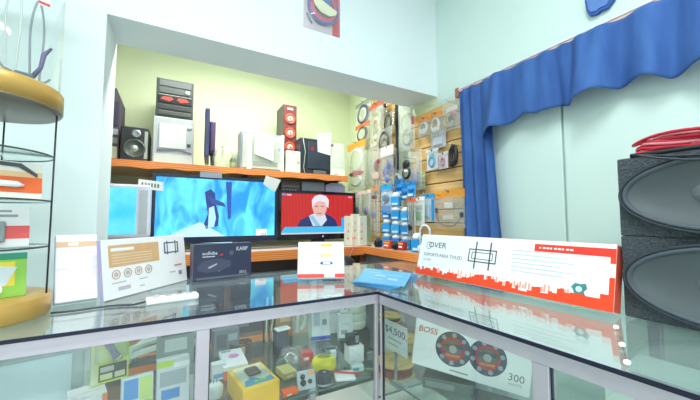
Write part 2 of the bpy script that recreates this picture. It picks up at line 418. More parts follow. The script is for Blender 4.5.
# long white and red bracket box
LE = .263
ov = carton('bracket_carton', 'long white and red wall-bracket carton leaning on the loudspeakers', (.95, 1.114, 1.0135), R(-87.3), LE, 0, .718, .178, .045, mat((246, 248, 250), .35, var=.008), cat='box')
ow, oh = .718, .178
sk = [(0, 0)]; x = 0.0; rr = random.Random(3)
top = []
while x < ow:
    st = rr.uniform(.008, .016); hgt = .026 + .006 * math.sin(x * 23) + rr.uniform(-.009, .010)
    if x > ow - .05: hgt = .03
    top += [(x, hgt), (min(ow, x + st), hgt)]; x += st
MB().prism([(0, .0005)] + top + [(ow, .0005)], -.0006, 0).build('red_skyline', mat((246, 74, 34), .35, var=.02), ov)
sk2 = []; x = 0.0
while x < ow - .06:
    st = rr.uniform(.007, .013); hh2 = .03 + rr.uniform(0, .014)
    if rr.random() < .45: sk2.append((x, hh2))
    x += st
for x0, h2 in sk2: flat('pink_block', mat((248, 170, 150), .4), ov, x0, .02, x0 + .006, h2, 0, .0004)
flat('red_band', mat((240, 62, 44), .35), ov, ow * .705, oh * .80, ow, oh * .93)
flat('red_edge', mat((246, 74, 34), .35), ov, ow - .012, .03, ow, oh * .80 * .62)
flat('red_edge', mat((246, 74, 34), .35), ov, ow - .012, .125, ow, .143)
MB().box(.001, .002, oh, ow - .001, .043, oh + .0006).build('top_print', mat((244, 120, 108), .4), ov)
MB().box(ow, .002, .002, ow + .0006, .043, oh - .002).build('end_print', mat((236, 96, 70), .4), ov)
for k in range(9): flat('text_mark', WHITE, ov, ow * .725 + .011 * k, oh * .85, ow * .725 + .011 * k + (.008 if k % 3 else .005), oh * .88, -.0006)
text('lettering', 'OVER', .034, mat((70, 74, 82), .4), ov, .050, .122, sx=1.15)
ringp('logo_ring', mat((90, 94, 100), .4), ov, .052, .130, .017, .002, sx=.8)
text('lettering', 'SOPORTE PARA TV/LED', .0195, mat((120, 124, 130), .4), ov, .030, .084)
text('lettering', 'OV-5004', .012, mat((150, 152, 158), .4), ov, .032, .064)
DKP = mat((66, 70, 80), .4)
for x0, z0, x1, z1 in ((.262, .083, .378, .087), (.262, .128, .378, .132), (.262, .083, .266, .132), (.374, .083, .378, .132), (.276, .094, .364, .0965), (.276, .118, .364, .1205), (.276, .094, .2785, .1205), (.3615, .094, .364, .1205)):
    flat('bracket_drawing', DKP, ov, x0, z0, x1, z1)
for xx in (.292, .352):
    MB().prism([(xx - .002, .058), (xx + .003, .058), (xx + .003, .160), (xx - .002, .160)], -.0009, 0).build('bracket_drawing', DKP, ov)
for i in range(6): flat('text_line', mat((206, 210, 216), .4), ov, .435, .070 + i * .0135, .435 + [.16, .19, .15, .185, .17, .13][i], .0735 + i * .0135, 0, .0004)
MB().prism([(.618, .050), (.628, .062), (.640, .060), (.654, .063), (.658, .050), (.650, .040), (.654, .030), (.640, .034), (.628, .030), (.624, .042)], -.0006, 0).build('round_seal', mat((70, 140, 140), .4), ov)
disc('round_seal_core', mat((210, 232, 230), .4), ov, .638, .046, .008, -.0006)
flat('red_block', mat((246, 74, 34), .35), ov, ow - .03, .03, ow - .012, .043)

# white router-style carton on the left
lw = carton('white_carton', 'white carton with tan panel and a row of round icons', (-.18, 1.217, 1.0025), R(49.6), R(7.3), 0, .36, .187, .016, mat((245, 243, 246), .4, var=.01), side=mat((184, 174, 220), .4))
flat('tan_panel', mat((222, 178, 132), .4), lw, .022, .098, .222, .168)
flat('title_bar', WHITE, lw, .030, .148, .115, .158, -.0006)
for i in range(4): flat('text_line', mat((240, 214, 184), .4), lw, .032, .108 + i * .009, .19, .1105 + i * .009, -.0006, .0004)
for i in range(4):
    ringp('round_icon', mat((186, 160, 146), .4), lw, .045 + .042 * i, .074, .015, .003)
    disc('icon_core', mat((206, 182, 168), .4), lw, .045 + .042 * i, .074, .008)
for x0, z0, x1, z1 in ((.248, .120, .322, .125), (.248, .158, .322, .163), (.248, .120, .254, .163), (.316, .120, .322, .163)):
    flat('bracket_drawing', mat((96, 100, 124), .4), lw, x0, z0, x1, z1)
for xx in (.262, .304): flat('bracket_drawing', mat((110, 114, 136), .4), lw, xx, .115, xx + .005, .168, 0, .0008)
flat('small_print', mat((196, 190, 200), .4), lw, .05, .022, .095, .034)
for x0, z0, x1 in ((.03, .046, .08), (.13, .044, .165), (.27, .044, .30), (.13, .020, .15)): flat('text_line', mat((196, 192, 200), .4), lw, x0, z0, x1, z0 + .004)
flat('red_mark', mat((226, 150, 140), .4), lw, .295, .066, .335, .073)
flat('code_patch', mat((150, 150, 160), .4), lw, .315, .030, .332, .046)

# narrow pale carton
pk = carton('pale_carton', 'narrow pale pink carton with tan stripe beside the round tower', (-.291, 1.205, 1.013), R(17.7), R(21), 0, .098, .205, .034, mat((240, 232, 240), .4, var=.01), side=mat((196, 190, 226), .4))
flat('tan_stripe', mat((222, 184, 150), .4), pk, 0, .165, .098, .182)
flat('white_logo', WHITE, pk, .028, .169, .052, .178, -.0006)
flat('fold_line', mat((214, 206, 220), .4), pk, .0, .096, .098, .0975)

# dark carton
bk = carton('dark_carton', 'dark blue-black gadget carton standing before the large television', (.071, 1.42, 1.004), R(9.9), R(2), 0, .238, .147, .06, mat((52, 56, 82), .3, var=.04))
text('lettering', 'KARP', .024, mat((226, 230, 240), .4), bk, .170, .114, sx=.85)
text('lettering', '2012', .016, mat((206, 212, 226), .4), bk, .183, .016)
text('lettering', 'wolfvibe', .021, mat((222, 226, 236), .4), bk, .032, .102, sx=.85)
flat('subtitle_line', mat((190, 196, 210), .4), bk, .034, .093, .082, .097)
MB().prism([(.100, .097), (.114, .106), (.114, .096)], -.0006, 0).build('red_mark', RED, bk)
MB().prism([(.012, .055), (.04, .078), (.10, .086), (.145, .074), (.150, .058), (.11, .034), (.05, .030), (.02, .040)], -.0006, 0).build('device_picture', mat((72, 76, 100), .35), bk)
MB().prism([(.055, .052), (.092, .067), (.090, .060), (.060, .046)], -.001, -.0006).build('device_highlight', mat((176, 180, 192), .4), bk)
for i in range(4): disc('device_knob', mat((140, 146, 164), .4), bk, .10 + .013 * i, .034 + .006 * i, .003)
disc('knob_picture', mat((86, 92, 116), .4), bk, .15, .106, .010)
flat('bottom_print', mat((96, 100, 118), .4), bk, .012, .004, .225, .012)

# white and red carton leaning back
wr = carton('white_red_carton', 'white carton with red base stripe and three small product pictures', (.442, 1.2425, 1.0125), R(-23), .30, 0, .192, .152, .03, mat((248, 248, 250), .4, var=.008))
flat('red_stripe', mat((236, 66, 62), .4), wr, 0, .002, .192, .018)
flat('white_notch', WHITE, wr, .108, .004, .152, .030, -.0006)
for zz, c in ((.136, (240, 206, 96)), (.094, (238, 226, 150)), (.061, (60, 84, 160))):
    MB().prism([(.098, zz - .006), (.138, zz - .006), (.146, zz), (.138, zz + .007), (.098, zz + .007), (.090, zz)], -.0006, 0).build('product_picture', mat(c, .4), wr)
    flat('cord_line', mat((176, 176, 186), .4), wr, .064, zz - .001, .090, zz + .001); flat('cord_line', mat((176, 176, 186), .4), wr, .146, zz - .001, .172, zz + .001)
flat('picture_core', mat((240, 244, 250), .4), wr, .104, .057, .134, .066, -.0006)

# white power strip with cable
pa, pb = at(146, 306, Z=1.0), at(199, 299, Z=1.0)
paz = math.atan2(pb.y - pa.y, pb.x - pa.x); plen = (pb - pa).length
ps = empty('power_strip', 'white power strip lying in front of the white carton', 'power strip', (pa.x, pa.y, ZT), paz)
MB().bev(0, 0, 0, plen, .042, .018, .005, 3).build('body', WHITE, ps)
for i in range(3):
    xx = plen * (.42 + .2 * i)
    MB().lathe([(.011, .0182), (.011, .0189), (0, .0189)], 20, c=(xx, .021, 0)).build('socket', mat((214, 214, 218), .5), ps)
    MB().box(xx - .005, .018, .0188, xx - .003, .025, .0194).box(xx + .003, .018, .0188, xx + .005, .025, .0194).build('slot', BLACK, ps)
MB().bev(plen * .12, .012, .018, plen * .24, .03, .023, .002).build('switch', mat((206, 208, 214), .4), ps)
cpts = [Vector((0, .02, .008))] + [Vector((-.03 - .03 * i, .02 + .012 * math.sin(i * .9) + .006 * i, .004)) for i in range(7)]
MB().tube(cpts, .003, 8).build('cord', mat((70, 72, 78), .5), ps)

# blue leaflets at the corner
fp = [at(*q, Z=1.004) for q in ((354, 282.5), (369, 270), (413, 276), (398, 288.6))]
ctr = sum(fp, Vector()) / 4
LCOL = [(92, 176, 232), (84, 168, 226), (110, 190, 240), (88, 172, 230), (104, 186, 238), (96, 180, 234), (120, 200, 244)]
LLAB = ['lowest', 'second lowest', 'third lowest', 'middle', 'third from top', 'second from top', 'topmost']
for i in range(7):
    b = MB(); th = R(-6 + 2.0 * i + random.uniform(-1.5, 1.5)); dx = random.uniform(-.008, .008); z0 = .0016 * i + .0008
    rot = Matrix.Rotation(th, 3, 'Z')
    def fn(u, v, top=True):
        p = (fp[0] * (1 - u) + fp[3] * u) * (1 - v) + (fp[1] * (1 - u) + fp[2] * u) * v
        p = p - ctr; p.z = 0; p = rot @ p
        return p + Vector((dx, 0, z0 + .004 * (v ** 2) * (i / 6)))
    vs = []; n = 8
    for j in range(n + 1):
        for k in range(n + 1): vs.append(fn(k / n, j / n))
    m_ = (n + 1) ** 2; vs2 = [v - Vector((0, 0, .0007)) for v in vs]
    fs = [(j * (n + 1) + k, j * (n + 1) + k + 1, (j + 1) * (n + 1) + k + 1, (j + 1) * (n + 1) + k) for j in range(n) for k in range(n)]
    fs2 = [tuple(m_ + q for q in f[::-1]) for f in fs]
    bd = [k for k in range(n + 1)] + [(j + 1) * (n + 1) - 1 for j in range(1, n + 1)] + [n * (n + 1) + k for k in range(n - 1, -1, -1)] + [j * (n + 1) for j in range(n - 1, 0, -1)]
    side = [(bd[q], m_ + bd[q], m_ + bd[(q + 1) % len(bd)], bd[(q + 1) % len(bd)]) for q in range(len(bd))]
    b.add(vs + vs2, fs + fs2 + side)
    o = empty('leaflet', 'light blue leaflet, %s sheet of the stack at the counter corner' % LLAB[i], 'leaflet', (ctr.x, ctr.y, ZT), group='blue leaflets at the counter corner')
    b.build('sheet', mat(LCOL[i], .35, var=.05, scale=20), o)
    if i == 6:
        for (u, v, du, dv) in ((.15, .7, .25, .03), (.3, .5, .22, .09), (.55, .62, .3, .03), (.2, .3, .3, .03), (.6, .3, .2, .12)):
            a_, b_, c_, d_ = fn(u, v), fn(u + du, v), fn(u + du, v + dv), fn(u, v + dv); up = Vector((0, 0, .0004))
            MB().add([a_ + up, b_ + up, c_ + up, d_ + up, a_, b_, c_, d_], [(0, 1, 2, 3), (0, 4, 5, 1), (1, 5, 6, 2), (2, 6, 7, 3), (3, 7, 4, 0)]).build('print_patch', mat((196, 228, 248), .4), o)

# ================================================================== LOUDSPEAKERS AND RED CABLE
SX, SY0, SW = 1.038, .394, .46
def speaker(name, label, z, h):
    r = empty(name, label, 'loudspeaker', (SX, SY0, z), R(-90))      # local x -> -Y, y -> +X
    w, d = SW, .25; cx, cz = .205, h / 2; a, bb = .198, h / 2 - .006
    MB().bev(0, 0, 0, w, d, h, .004, 2).build('cabinet', CARPET, r)
    n = 56
    def ring(name, prof, m):       # prof: (scale of the oval, y)
        b = MB(); vs = []; fs = []
        for s, y in prof:
            for i in range(n):
                t = 2 * math.pi * i / n
                vs.append((cx + (a - (1 - s) * bb) * math.cos(t) if s > .35 else cx + a * s * math.cos(t), y, cz + bb * s * math.sin(t)))
        for j in range(len(prof) - 1):
            for i in range(n):
                k = (i + 1) % n; fs.append((j * n + i, (j + 1) * n + i, (j + 1) * n + k, j * n + k))
        b.add(vs, fs, True); return b.build(name, m, r)
    ring('rim', [(1.0, -.001), (1.0, -.020), (.975, -.024), (.93, -.023), (.92, -.018)], mat((50, 58, 68), .45))
    ring('surround', [(.93, -.018), (.90, -.025), (.86, -.027), (.82, -.024), (.79, -.018)], mat((74, 84, 92), .6))
    ring('cone', [(.80, -.018), (.60, -.011), (.45, -.006), (.33, -.003)], mat((82, 90, 94), .5))
    ring('dust_cap', [(.34, -.003), (.30, -.010), (.2, -.014), (.08, -.016), (.0, -.0165)], mat((108, 116, 118), .4))
    MB().box(cx + .118, -.0255, cz - bb * .52, cx + .142, -.0225, cz - bb * .48).build('name_mark', WHITE, r)
    return r
speaker('loudspeaker', 'lower carpeted grey loudspeaker with oval driver standing on the counter', ZT, .208)
speaker('loudspeaker', 'upper carpeted grey loudspeaker with oval driver under the red cable', ZT + .2085, .204)
rc = empty('cable_coil', 'coil of red cable heaped on top of the upper loudspeaker', 'cable', (SX + .065, SY0 - .170, ZT + .4125), R(-90))
rr = random.Random(11)
for i in range(13):
    pts = []; z0 = .005 + .0036 * i; L = .155 - .0015 * i + rr.uniform(-.015, .008); wd = .03 + rr.uniform(-.01, .012); sk_ = rr.uniform(-.02, .02)
    ph = rr.uniform(0, 6)
    for k in range(36):
        t = 2 * math.pi * k / 36
        pts.append((L * math.cos(t) + sk_, wd * math.sin(t) + .008 * math.sin(2 * t + ph) - .02 * math.cos(t), max(.004, z0 + .006 * math.sin(3 * t + ph) - .004 * math.cos(t))))
    MB().tube(pts, .0042, 7, closed=True).build('cable_loop', mat([(206, 40, 62), (222, 60, 80), (190, 30, 52), (226, 150, 160)][i % 4], .35), rc)
MB().tube([(-.14 + .05 * k, -.062, .004) for k in range(7)], .006, 8).build('black_cable', BLACK, rc)
for i in range(2):
    pts = [(-.125 + .30 * k / 16, -.094 - .006 * i, .006 - (.022 + .012 * i) * math.sin(math.pi * k / 16) - .004) for k in range(17)]
    MB().tube(pts, .0028, 7).build('black_cable', mat((40, 46, 56), .4), rc)

# ================================================================== ALCOVE: TABLE, UPPER SHELF, SCREENS
ZTAB = 1.052
tb = empty('wooden_table', 'L-shaped wooden table along the alcove walls with orange front edge', 'table', (0, 0, 0))
MB().box(-.75, 2.05, ZTAB - .035, XR - .002, YB - .002, ZTAB).box(1.255, 1.40, ZTAB - .035, XR - .002, 2.05, ZTAB).build('table_top', mat((206, 196, 186), .5), tb)
MB().bev(-.75, 2.036, ZTAB - .062, 1.243, 2.05, ZTAB + .002, .003, 2).build('edge_strip', WOOD_EDGE, tb)
MB().bev(1.241, 1.40, ZTAB - .052, 1.255, 2.05, ZTAB + .002, .003, 2).build('edge_strip', WOOD_EDGE, tb)
MB().box(1.30, 1.42, 0, 1.32, 2.2, ZTAB - .036).build('side_panel', mat((176, 180, 182), .6), tb)
MB().box(-.7, 2.5, 0, 1.29, 2.52, ZTAB - .036).build('back_panel', mat((120, 112, 110), .7), tb)
MB().box(-.72, 2.07, .50, 1.28, 2.49, .525).build('lower_shelf', mat((150, 130, 116), .6), tb)
MB().bev(-.72, 2.056, .49, 1.28, 2.07, .53, .003, 2).build('edge_strip', WOOD_EDGE, tb)
for x in (-.7, .3, 1.27): MB().box(x - .02, 2.1, 0, x + .02, 2.14, ZTAB - .036).build('leg', mat((150, 96, 56), .6), tb)

SY, SZ = 2.30, 1.612
us = empty('upper_shelf', 'orange-edged wooden shelf above the televisions', 'shelf', (0, 0, 0))
MB().box(-.9, SY + .014, SZ - .03, 1.25, YB - .002, SZ).build('shelf_board', mat((226, 190, 150), .5), us)
b = MB(); n = 60; pts = []
for i in range(n + 1):
    x = -.9 + 2.15 * i / n; pts.append((x, SZ - .038 - .006 * abs(math.sin(x * 7)) - .004 * math.sin(x * 31)))
b.prism(pts + [(1.25, SZ + .001), (-.9, SZ + .001)], SY, SY + .014); b.build('edge_strip', WOOD_EDGE, us)
for x in (-.5, .45, 1.2): MB().box(x - .01, SY + .1, SZ - .16, x + .01, YB - .002, SZ - .03).build('bracket', DKGREY, us)

# ---------------- televisions
def tv(name, label, x0, x1, z0, z1, Y, bez, scr, fw=.02, stand=True):
    r = empty(name, label, 'television', ((x0 + x1) / 2, Y, ZTAB))
    w = x1 - x0; zz0 = z0 - ZTAB; zz1 = z1 - ZTAB
    b = MB(); x = w / 2
    MB().bev(-x, .012, zz0, x, .05, zz1, .006, 2).build('back_shell', BLACK, r)
    for a in ((-x, zz1 - fw, x, zz1), (-x, zz0, x, zz0 + fw * 1.9), (-x, zz0 + fw * 1.9, -x + fw, zz1 - fw), (x - fw, zz0 + fw * 1.9, x, zz1 - fw)):
        b.box(a[0], -.002, a[1], a[2], .012, a[3])
    b.build('bezel', bez, r)
    s = MB().box(-x + fw, .004, zz0 + fw * 1.9, x - fw, .0115, zz1 - fw).build('screen', scr, r)
    if stand:
        MB().box(-.05, .015, .01, .05, .045, zz0 + .02).build('stand_neck', BLACK, r)
        MB().lathe([(.16, 0), (.16, .006), (.12, .012), (0, .014)], 32, c=(0, .04, 0), sy=.6).build('stand_base', BLACK, r)
    return r, s, (-x + fw, zz0 + fw * 1.9, x - fw, zz1 - fw)
Y1 = 2.20
a_, b_ = at(152.5, 174, Y=Y1), at(278, 179, Y=Y1); zb = at(277, 240.5, Y=Y1).z
BLUES = ramp_mat('underwater_picture', (20, 150, 236), (100, 230, 250), 'NOISE', (9, 9, 4), e=1.3, p0=.36, p1=.60, dist=1.2, rough=.3)
t1, s1, q1 = tv('television', 'large television showing a bright blue underwater scene', a_.x, b_.x, zb, (a_.z + b_.z) / 2, Y1, mat((34, 38, 66), .25), BLUES)
def scr(parent, poly, c, layer=1, e=1.1, name='picture_shape'):
    return MB().prism(poly, .004 - .0006 * layer, .0042).build(name, emit(c, e), parent)
def P1(px, py): p = at(px, py, Y=Y1); return (p.x - (a_.x + b_.x) / 2, p.z - ZTAB)
scr(s1, [P1(*q) for q in ((205, 192), (211, 189), (215, 193), (216, 204), (219, 216), (218, 226), (206, 229), (204, 224), (208, 214), (206, 202))], (34, 62, 150), 1, 1.0)
scr(s1, [P1(*q) for q in ((208, 196), (224, 203), (226, 207), (212, 204))], (40, 80, 170), 2, 1.0)
scr(s1, [P1(*q) for q in ((209, 208), (214, 206), (216, 218), (214, 227), (208, 228))], (180, 232, 250), 2, 1.2)
scr(s1, [P1(*q) for q in ((226, 182), (232, 182), (231, 218), (228, 220))], (24, 90, 190), 1, 1.0)
scr(s1, [P1(*q) for q in ((168, 236), (200, 222), (216, 231), (232, 240), (232, 243), (166, 243))], (196, 240, 252), 1, 1.2)
scr(s1, [P1(*q) for q in ((256, 229), (267, 229), (267, 236.5), (256, 236.5))], (240, 246, 250), 2, 1.2, 'channel_logo')
p = P1(260.5, 235.5); text('lettering', 'CN', .026, emit((40, 60, 120), .6), s1, p[0], p[1], .0022)
# second television
Y2 = 2.24
a2, b2 = at(278.6, 191.5, Y=Y2), at(355.5, 189, Y=Y2); zb2 = at(316, 239.5, Y=Y2).z; zt2 = at(300, 190.5, Y=Y2).z
REDC = ramp_mat('red_drape_picture', (168, 16, 22), (236, 44, 40), 'X', (28, 28, 1), e=1.0, p0=.2, p1=.8, dist=.6, rough=.3)
t2, s2, q2 = tv('television', 'smaller television showing a newsreader before red drapes', a2.x, b2.x, zb2, zt2, Y2, GLOSSB, REDC, fw=.022)
def P2(px, py): p = at(px, py, Y=Y2); return (p.x - (a2.x + b2.x) / 2, p.z - ZTAB)
scr(s2, [P2(*q) for q in ((297, 226.5), (301, 220), (309, 216), (316, 213), (324, 213), (331, 216), (336, 220), (338, 226.5))], (36, 52, 120), 1, .9)
scr(s2, [P2(*q) for q in ((309, 216), (315, 213), (325, 214), (327, 220), (322, 226), (313, 226))], (214, 232, 246), 2, 1.0)
scr(s2, [P2(*q) for q in ((309, 216), (313, 215.5), (321, 226), (316, 226))], (150, 200, 236), 3, 1.0)
scr(s2, [P2(319.8 + 7.2 * math.cos(R(k * 20)), 207 + 9.5 * math.sin(R(k * 20))) for k in range(18)], (240, 188, 178), 3, 1.0, 'face')
scr(s2, [P2(*q) for q in ((312.5, 208), (312, 200), (315, 196), (320, 194.5), (326, 196), (329, 200), (328.5, 208), (326.5, 206), (325, 202), (319, 201), (315, 203))], (232, 226, 238), 4, 1.1, 'hair')
for xx in (316.5, 322.5): scr(s2, [P2(*q) for q in ((xx - 1.3, 206), (xx + 1.3, 206), (xx + 1.3, 206.8), (xx - 1.3, 206.8))], (120, 80, 90), 4, .6)
scr(s2, [P2(*q) for q in ((317, 213), (322, 213), (322, 213.7), (317, 213.7))], (170, 90, 90), 4, .7)
x0, z0, x1, z1 = q2
zk = P2(318, 227.5)[1]
scr(s2, [(x0, z0 + .012), (x1 - .05, z0 + .012), (x1 - .05, z0 + .055), (x0 + .03, z0 + .055)], (60, 190, 240), 5, 1.1, 'news_ticker')
scr(s2, [(x0, z0 + .001), (x1 - .06, z0 + .001), (x1 - .06, z0 + .011), (x0, z0 + .011)], (206, 228, 240), 5, 1.0, 'news_ticker')
scr(s2, [(x1 - .105, z0 + .045), (x1, z0 + .045), (x1, z0 + .125), (x1 - .105, z0 + .125)], (50, 170, 236), 6, 1.1, 'channel_logo')
scr(s2, [(x1 - .065, z0 + .06), (x1 - .035, z0 + .075), (x1 - .05, z0 + .11)], (30, 70, 150), 7, 1.0, 'logo_mark')
scr(s2, [(x0 + .005, z1 - .018), (x0 + .03, z1 - .018), (x0 + .03, z1 - .006), (x0 + .005, z1 - .006)], (80, 160, 240), 5, 1.0, 'corner_logo')
scr(s2, [(x0 + .04, z1 - .018), (x0 + .075, z1 - .018), (x0 + .075, z1 - .008), (x0 + .04, z1 - .008)], (230, 200, 230), 5, 1.0, 'corner_logo')
scr(s2, [(x1 - .045, z1 - .02), (x1 - .01, z1 - .02), (x1 - .01, z1 - .008), (x1 - .045, z1 - .008)], (240, 160, 200), 5, 1.0, 'corner_logo')
disc('maker_mark', mat((200, 204, 210), .4), t2, 0.03, z0 - .018, .007, -.002)
# small monitor behind the pillar
Y3 = 2.08
a3, b3 = at(104, 183, Y=Y3), at(151, 183, Y=Y3); zb3 = at(130, 238, Y=Y3).z
r3 = empty('small_monitor', 'small white monitor with plain cyan screen beside the pillar', 'monitor', ((a3.x + b3.x) / 2, Y3, ZTAB))
w3 = b3.x - a3.x; h0, h1 = zb3 - ZTAB, a3.z - ZTAB
MB().bev(-w3 / 2, 0, h0, w3 / 2, .16, h1, .012, 2).build('shell', mat((226, 224, 238), .5), r3)
sa = at(137, 188, Y=Y3).x - (a3.x + b3.x) / 2
MB().box(-w3 / 2 + .02, -.003, h0 + .02, sa, .001, h1 - .02).build('screen', ramp_mat('cyan_screen', (60, 205, 245), (120, 235, 252), 'NOISE', (6, 6, 6), e=1.2), r3)
MB().box(sa + .012, -.003, h0 + .02, w3 / 2 - .012, .001, h1 - .03).build('control_panel', mat((196, 200, 206), .5), r3)
MB().box(-.08, .02, 0, .08, .14, h0 + .002).build('stand', OFFW, r3)

# ---------------- goods on the upper shelf
def sbox(x0, x1, Y, ytop, ref=None):
    """x range and height above the shelf for pixels x0..x1 with top at pixel ytop, front at depth Y"""
    A, B = at(x0, ytop, Y=Y), at(x1, ytop, Y=Y)
    return A.x, B.x, (A.z + B.z) / 2 - SZ
# stacked computer towers
YP = 2.38
xa_, xb_, h1_ = sbox(153.5, 194.5, YP, 118); _, _, h2_ = sbox(155, 192, YP, 80)
def pc(name, label, z, w, h, body, trim, kind):
    r = empty(name, label, 'computer', ((xa_ + xb_) / 2, YP, SZ + z)); x = w / 2
    MB().bev(-x, .012, .004, x, .42, h, .003, 2).build('case', body, r)
    f = MB().bev(-x, 0, .004, x, .012, h, .004, 2).build('front_panel', trim, r)
    return r, f, x
r, f, x = pc('computer_tower', 'white computer tower under the black one on the upper shelf', 0, xb_ - xa_, h1_, mat((206, 210, 212), .45), mat((186, 192, 196), .4), 0)
MB().bev(-x * .72, -.006, h1_ * .34, x * .62, 0, h1_ * .86, .004).build('drive_door', mat((224, 228, 226), .35), r)
MB().lathe([(.017, -.004), (.017, 0)], 24, 'Y', (x * .74, 0, h1_ * .82)).build('power_button', mat((206, 210, 206), .3), r)
MB().prism([(-x * .8, h1_ * .26), (x * .2, h1_ * .30), (x * .9, h1_ * .25), (x * .9, h1_ * .28), (x * .2, h1_ * .335), (-x * .8, h1_ * .31)], -.004, 0).build('dark_groove', mat((112, 116, 134), .4), r)
MB().bev(-x * .95, -.004, h1_ * .03, x * .95, 0, h1_ * .22, .003).build('lower_panel', mat((206, 210, 206), .35), r)
MB().bev(x * .66, -.004, h1_ * .40, x * .84, -.001, h1_ * .47, .001).build('badge', DKGREY, r)
for sx_ in (-.8, .8): MB().lathe([(.012, 0), (.012, .004)], 12, c=(x * sx_, .03, 0)).build('foot', BLACK, r)
r, f, x = pc('computer_tower', 'black computer tower with red lights stacked on the white tower', h1_, (xb_ - xa_) * .92, h2_ - h1_, mat((52, 56, 58), .4), mat((66, 70, 72), .35), 1)
hh = h2_ - h1_
for z0_, z1_, c in ((.80, .95, (96, 102, 104)), (.62, .77, (84, 92, 92)), (.06, .16, (84, 88, 86)), (.20, .32, (58, 62, 60))):
    MB().bev(-x * .86, -.005, hh * z0_, x * .86, 0, hh * z1_, .002).build('drive_bay', mat(c, .35), r)
MB().bev(-x * .9, -.006, hh * .36, x * .9, 0, hh * .58, .003).build('light_strip', GLOSSB, r)
for s_ in (-1, 1): MB().prism([(s_ * x * .08 - .0, hh * .47), (s_ * x * .2, hh * .53), (s_ * x * .62, hh * .52), (s_ * x * .78, hh * .45), (s_ * x * .3, hh * .41)], -.008, -.005).build('red_light', emit((255, 96, 84), 1.0), r)
MB().lathe([(.014, -.009), (.014, -.004)], 20, 'Y', (x * .66, 0, hh * .70)).build('power_button', mat((220, 222, 220), .3), r)
for sx_ in (-.8, .8): MB().lathe([(.012, 0), (.012, .005)], 12, c=(x * sx_, .05, 0)).build('foot', BLACK, r)
# subwoofer
x0, x1, h = sbox(121, 149, 2.36, 127); cx = (x0 + x1) / 2
r = empty('subwoofer', 'black subwoofer with shiny round driver on the upper shelf', 'loudspeaker', (cx, 2.36, SZ)); x = (x1 - x0) / 2
MB().bev(-x, 0, .004, x, .26, h, .006, 2).build('cabinet', mat((50, 52, 56), .35), r)
MB().lathe([(x * .8, 0), (x * .82, -.008), (x * .72, -.012), (x * .62, -.004), (x * .3, .0), (0, -.002)][::-1], 32, 'Y', (.0, 0, h * .38), cap=False).build('driver', mat((92, 100, 96), .2, .4), r)
MB().lathe([(0, -.016), (x * .2, -.012), (x * .3, -.002)], 24, 'Y', (0, 0, h * .38), cap=False).build('dust_cap', mat((190, 200, 190), .2, .3), r)
MB().lathe([(x * .34, -.004), (x * .36, -.01), (x * .2, -.008), (0, -.006)][::-1], 24, 'Y', (x * .1, 0, h * .8), cap=False).build('control_dial', mat((150, 156, 160), .25, .4), r)
MB().bev(x * .70, -.004, h * .1, x * .95, 0, h * .9, .002).build('control_strip', mat((172, 178, 168), .4), r)
for s_ in (-.8, .8): MB().lathe([(.01, 0), (.01, .004)], 12, c=(x * s_, .03, 0)).build('foot', BLACK, r)
# tall narrow unit at the left end
x0, x1, h = sbox(108, 121.5, 2.40, 88); cx = (x0 + x1) / 2; x = (x1 - x0) / 2
r = empty('narrow_speaker', 'tall narrow dark tower speaker at the left end of the upper shelf', 'loudspeaker', (cx, 2.40, SZ))
MB().prism([(-x, 0), (x, 0), (x, h * .86), (x * .3, h), (-x, h)], 0, .2).build('cabinet', mat((92, 84, 96), .5), r)
MB().bev(-x * .8, -.004, h * .48, x * .8, 0, h * .82, .003).build('grille', mat((66, 62, 84), .6), r)
MB().bev(-x * .8, -.004, h * .04, x * .8, 0, h * .20, .003).build('label_panel', mat((214, 216, 200), .5), r)
MB().bev(-x * .8, -.004, h * .24, x * .8, 0, h * .32, .003).build('label_panel', mat((150, 150, 150), .5), r)
MB().bev(-x * .8, -.004, h * .36, x * .8, 0, h * .44, .003).build('label_panel', mat((190, 186, 196), .5), r)
# edge-on monitor
c = at(207, 160, Y=2.40); hm = at(207, 115, Y=2.40).z - SZ
r = empty('thin_monitor', 'thin flat monitor seen edge-on on the upper shelf', 'monitor', (c.x, 2.40, SZ), R(-95))
MB().bev(-.19, -.016, .05, .16, .012, hm, .006, 2).build('panel', mat((60, 66, 104), .35), r)
MB().box(-.18, -.018, .06, .15, -.0155, hm - .01).build('screen', GLOSSB, r)
MB().bev(-.1, .012, .10, .08, .05, hm - .06, .01, 2).build('rear_bulge', mat((92, 70, 110), .4), r)
MB().tube([(0, .03, .10), (0, .035, .012)], .012, 10).build('neck', DKGREY, r)
MB().lathe([(.075, 0), (.075, .006), (.03, .014), (0, .014)], 28, c=(0, .02, 0)).build('base', mat((222, 224, 214), .4), r)
# rumpled bag and green pot
c = at(231, 165, Y=2.42)
r = empty('plastic_bag', 'pale rumpled plastic bag behind the desktop case on the upper shelf', 'bag', (c.x - .01, 2.60, SZ))
def bagf(u, v):
    a = 2 * math.pi * u; z = v; rr_ = (.085 + .012 * math.sin(5 * a + 4 * v) + .008 * math.sin(9 * a)) * (1 - .35 * v) * (1 if v < .97 else .5)
    return (rr_ * 1.25 * math.cos(a), rr_ * .7 * math.sin(a), .001 + .20 * v + .01 * math.sin(3 * a) * v)
MB().grid(bagf, 40, 12).build('bag_body', mat((222, 232, 200), .4, var=.05), r)
MB().tube([(-.02, 0, .185), (-.012, 0, .225), (.01, 0, .235), (.02, 0, .19)], .004, 8).build('handle', mat((222, 232, 200), .4), r)
r = empty('dark_canister', 'small dark green canister between bag and desktop case', 'canister', (at(233, 165, Y=2.40).x, 2.40, SZ))
MB().lathe([(.02, 0), (.023, .004), (.023, .07), (.018, .078), (.018, .085), (0, .086)], 24).build('body', mat((96, 116, 90), .4), r)
MB().lathe([(.0232, .02), (.0236, .021), (.0236, .05), (.0232, .051)], 24, cap=False).build('label_band', mat((150, 166, 120), .5), r)
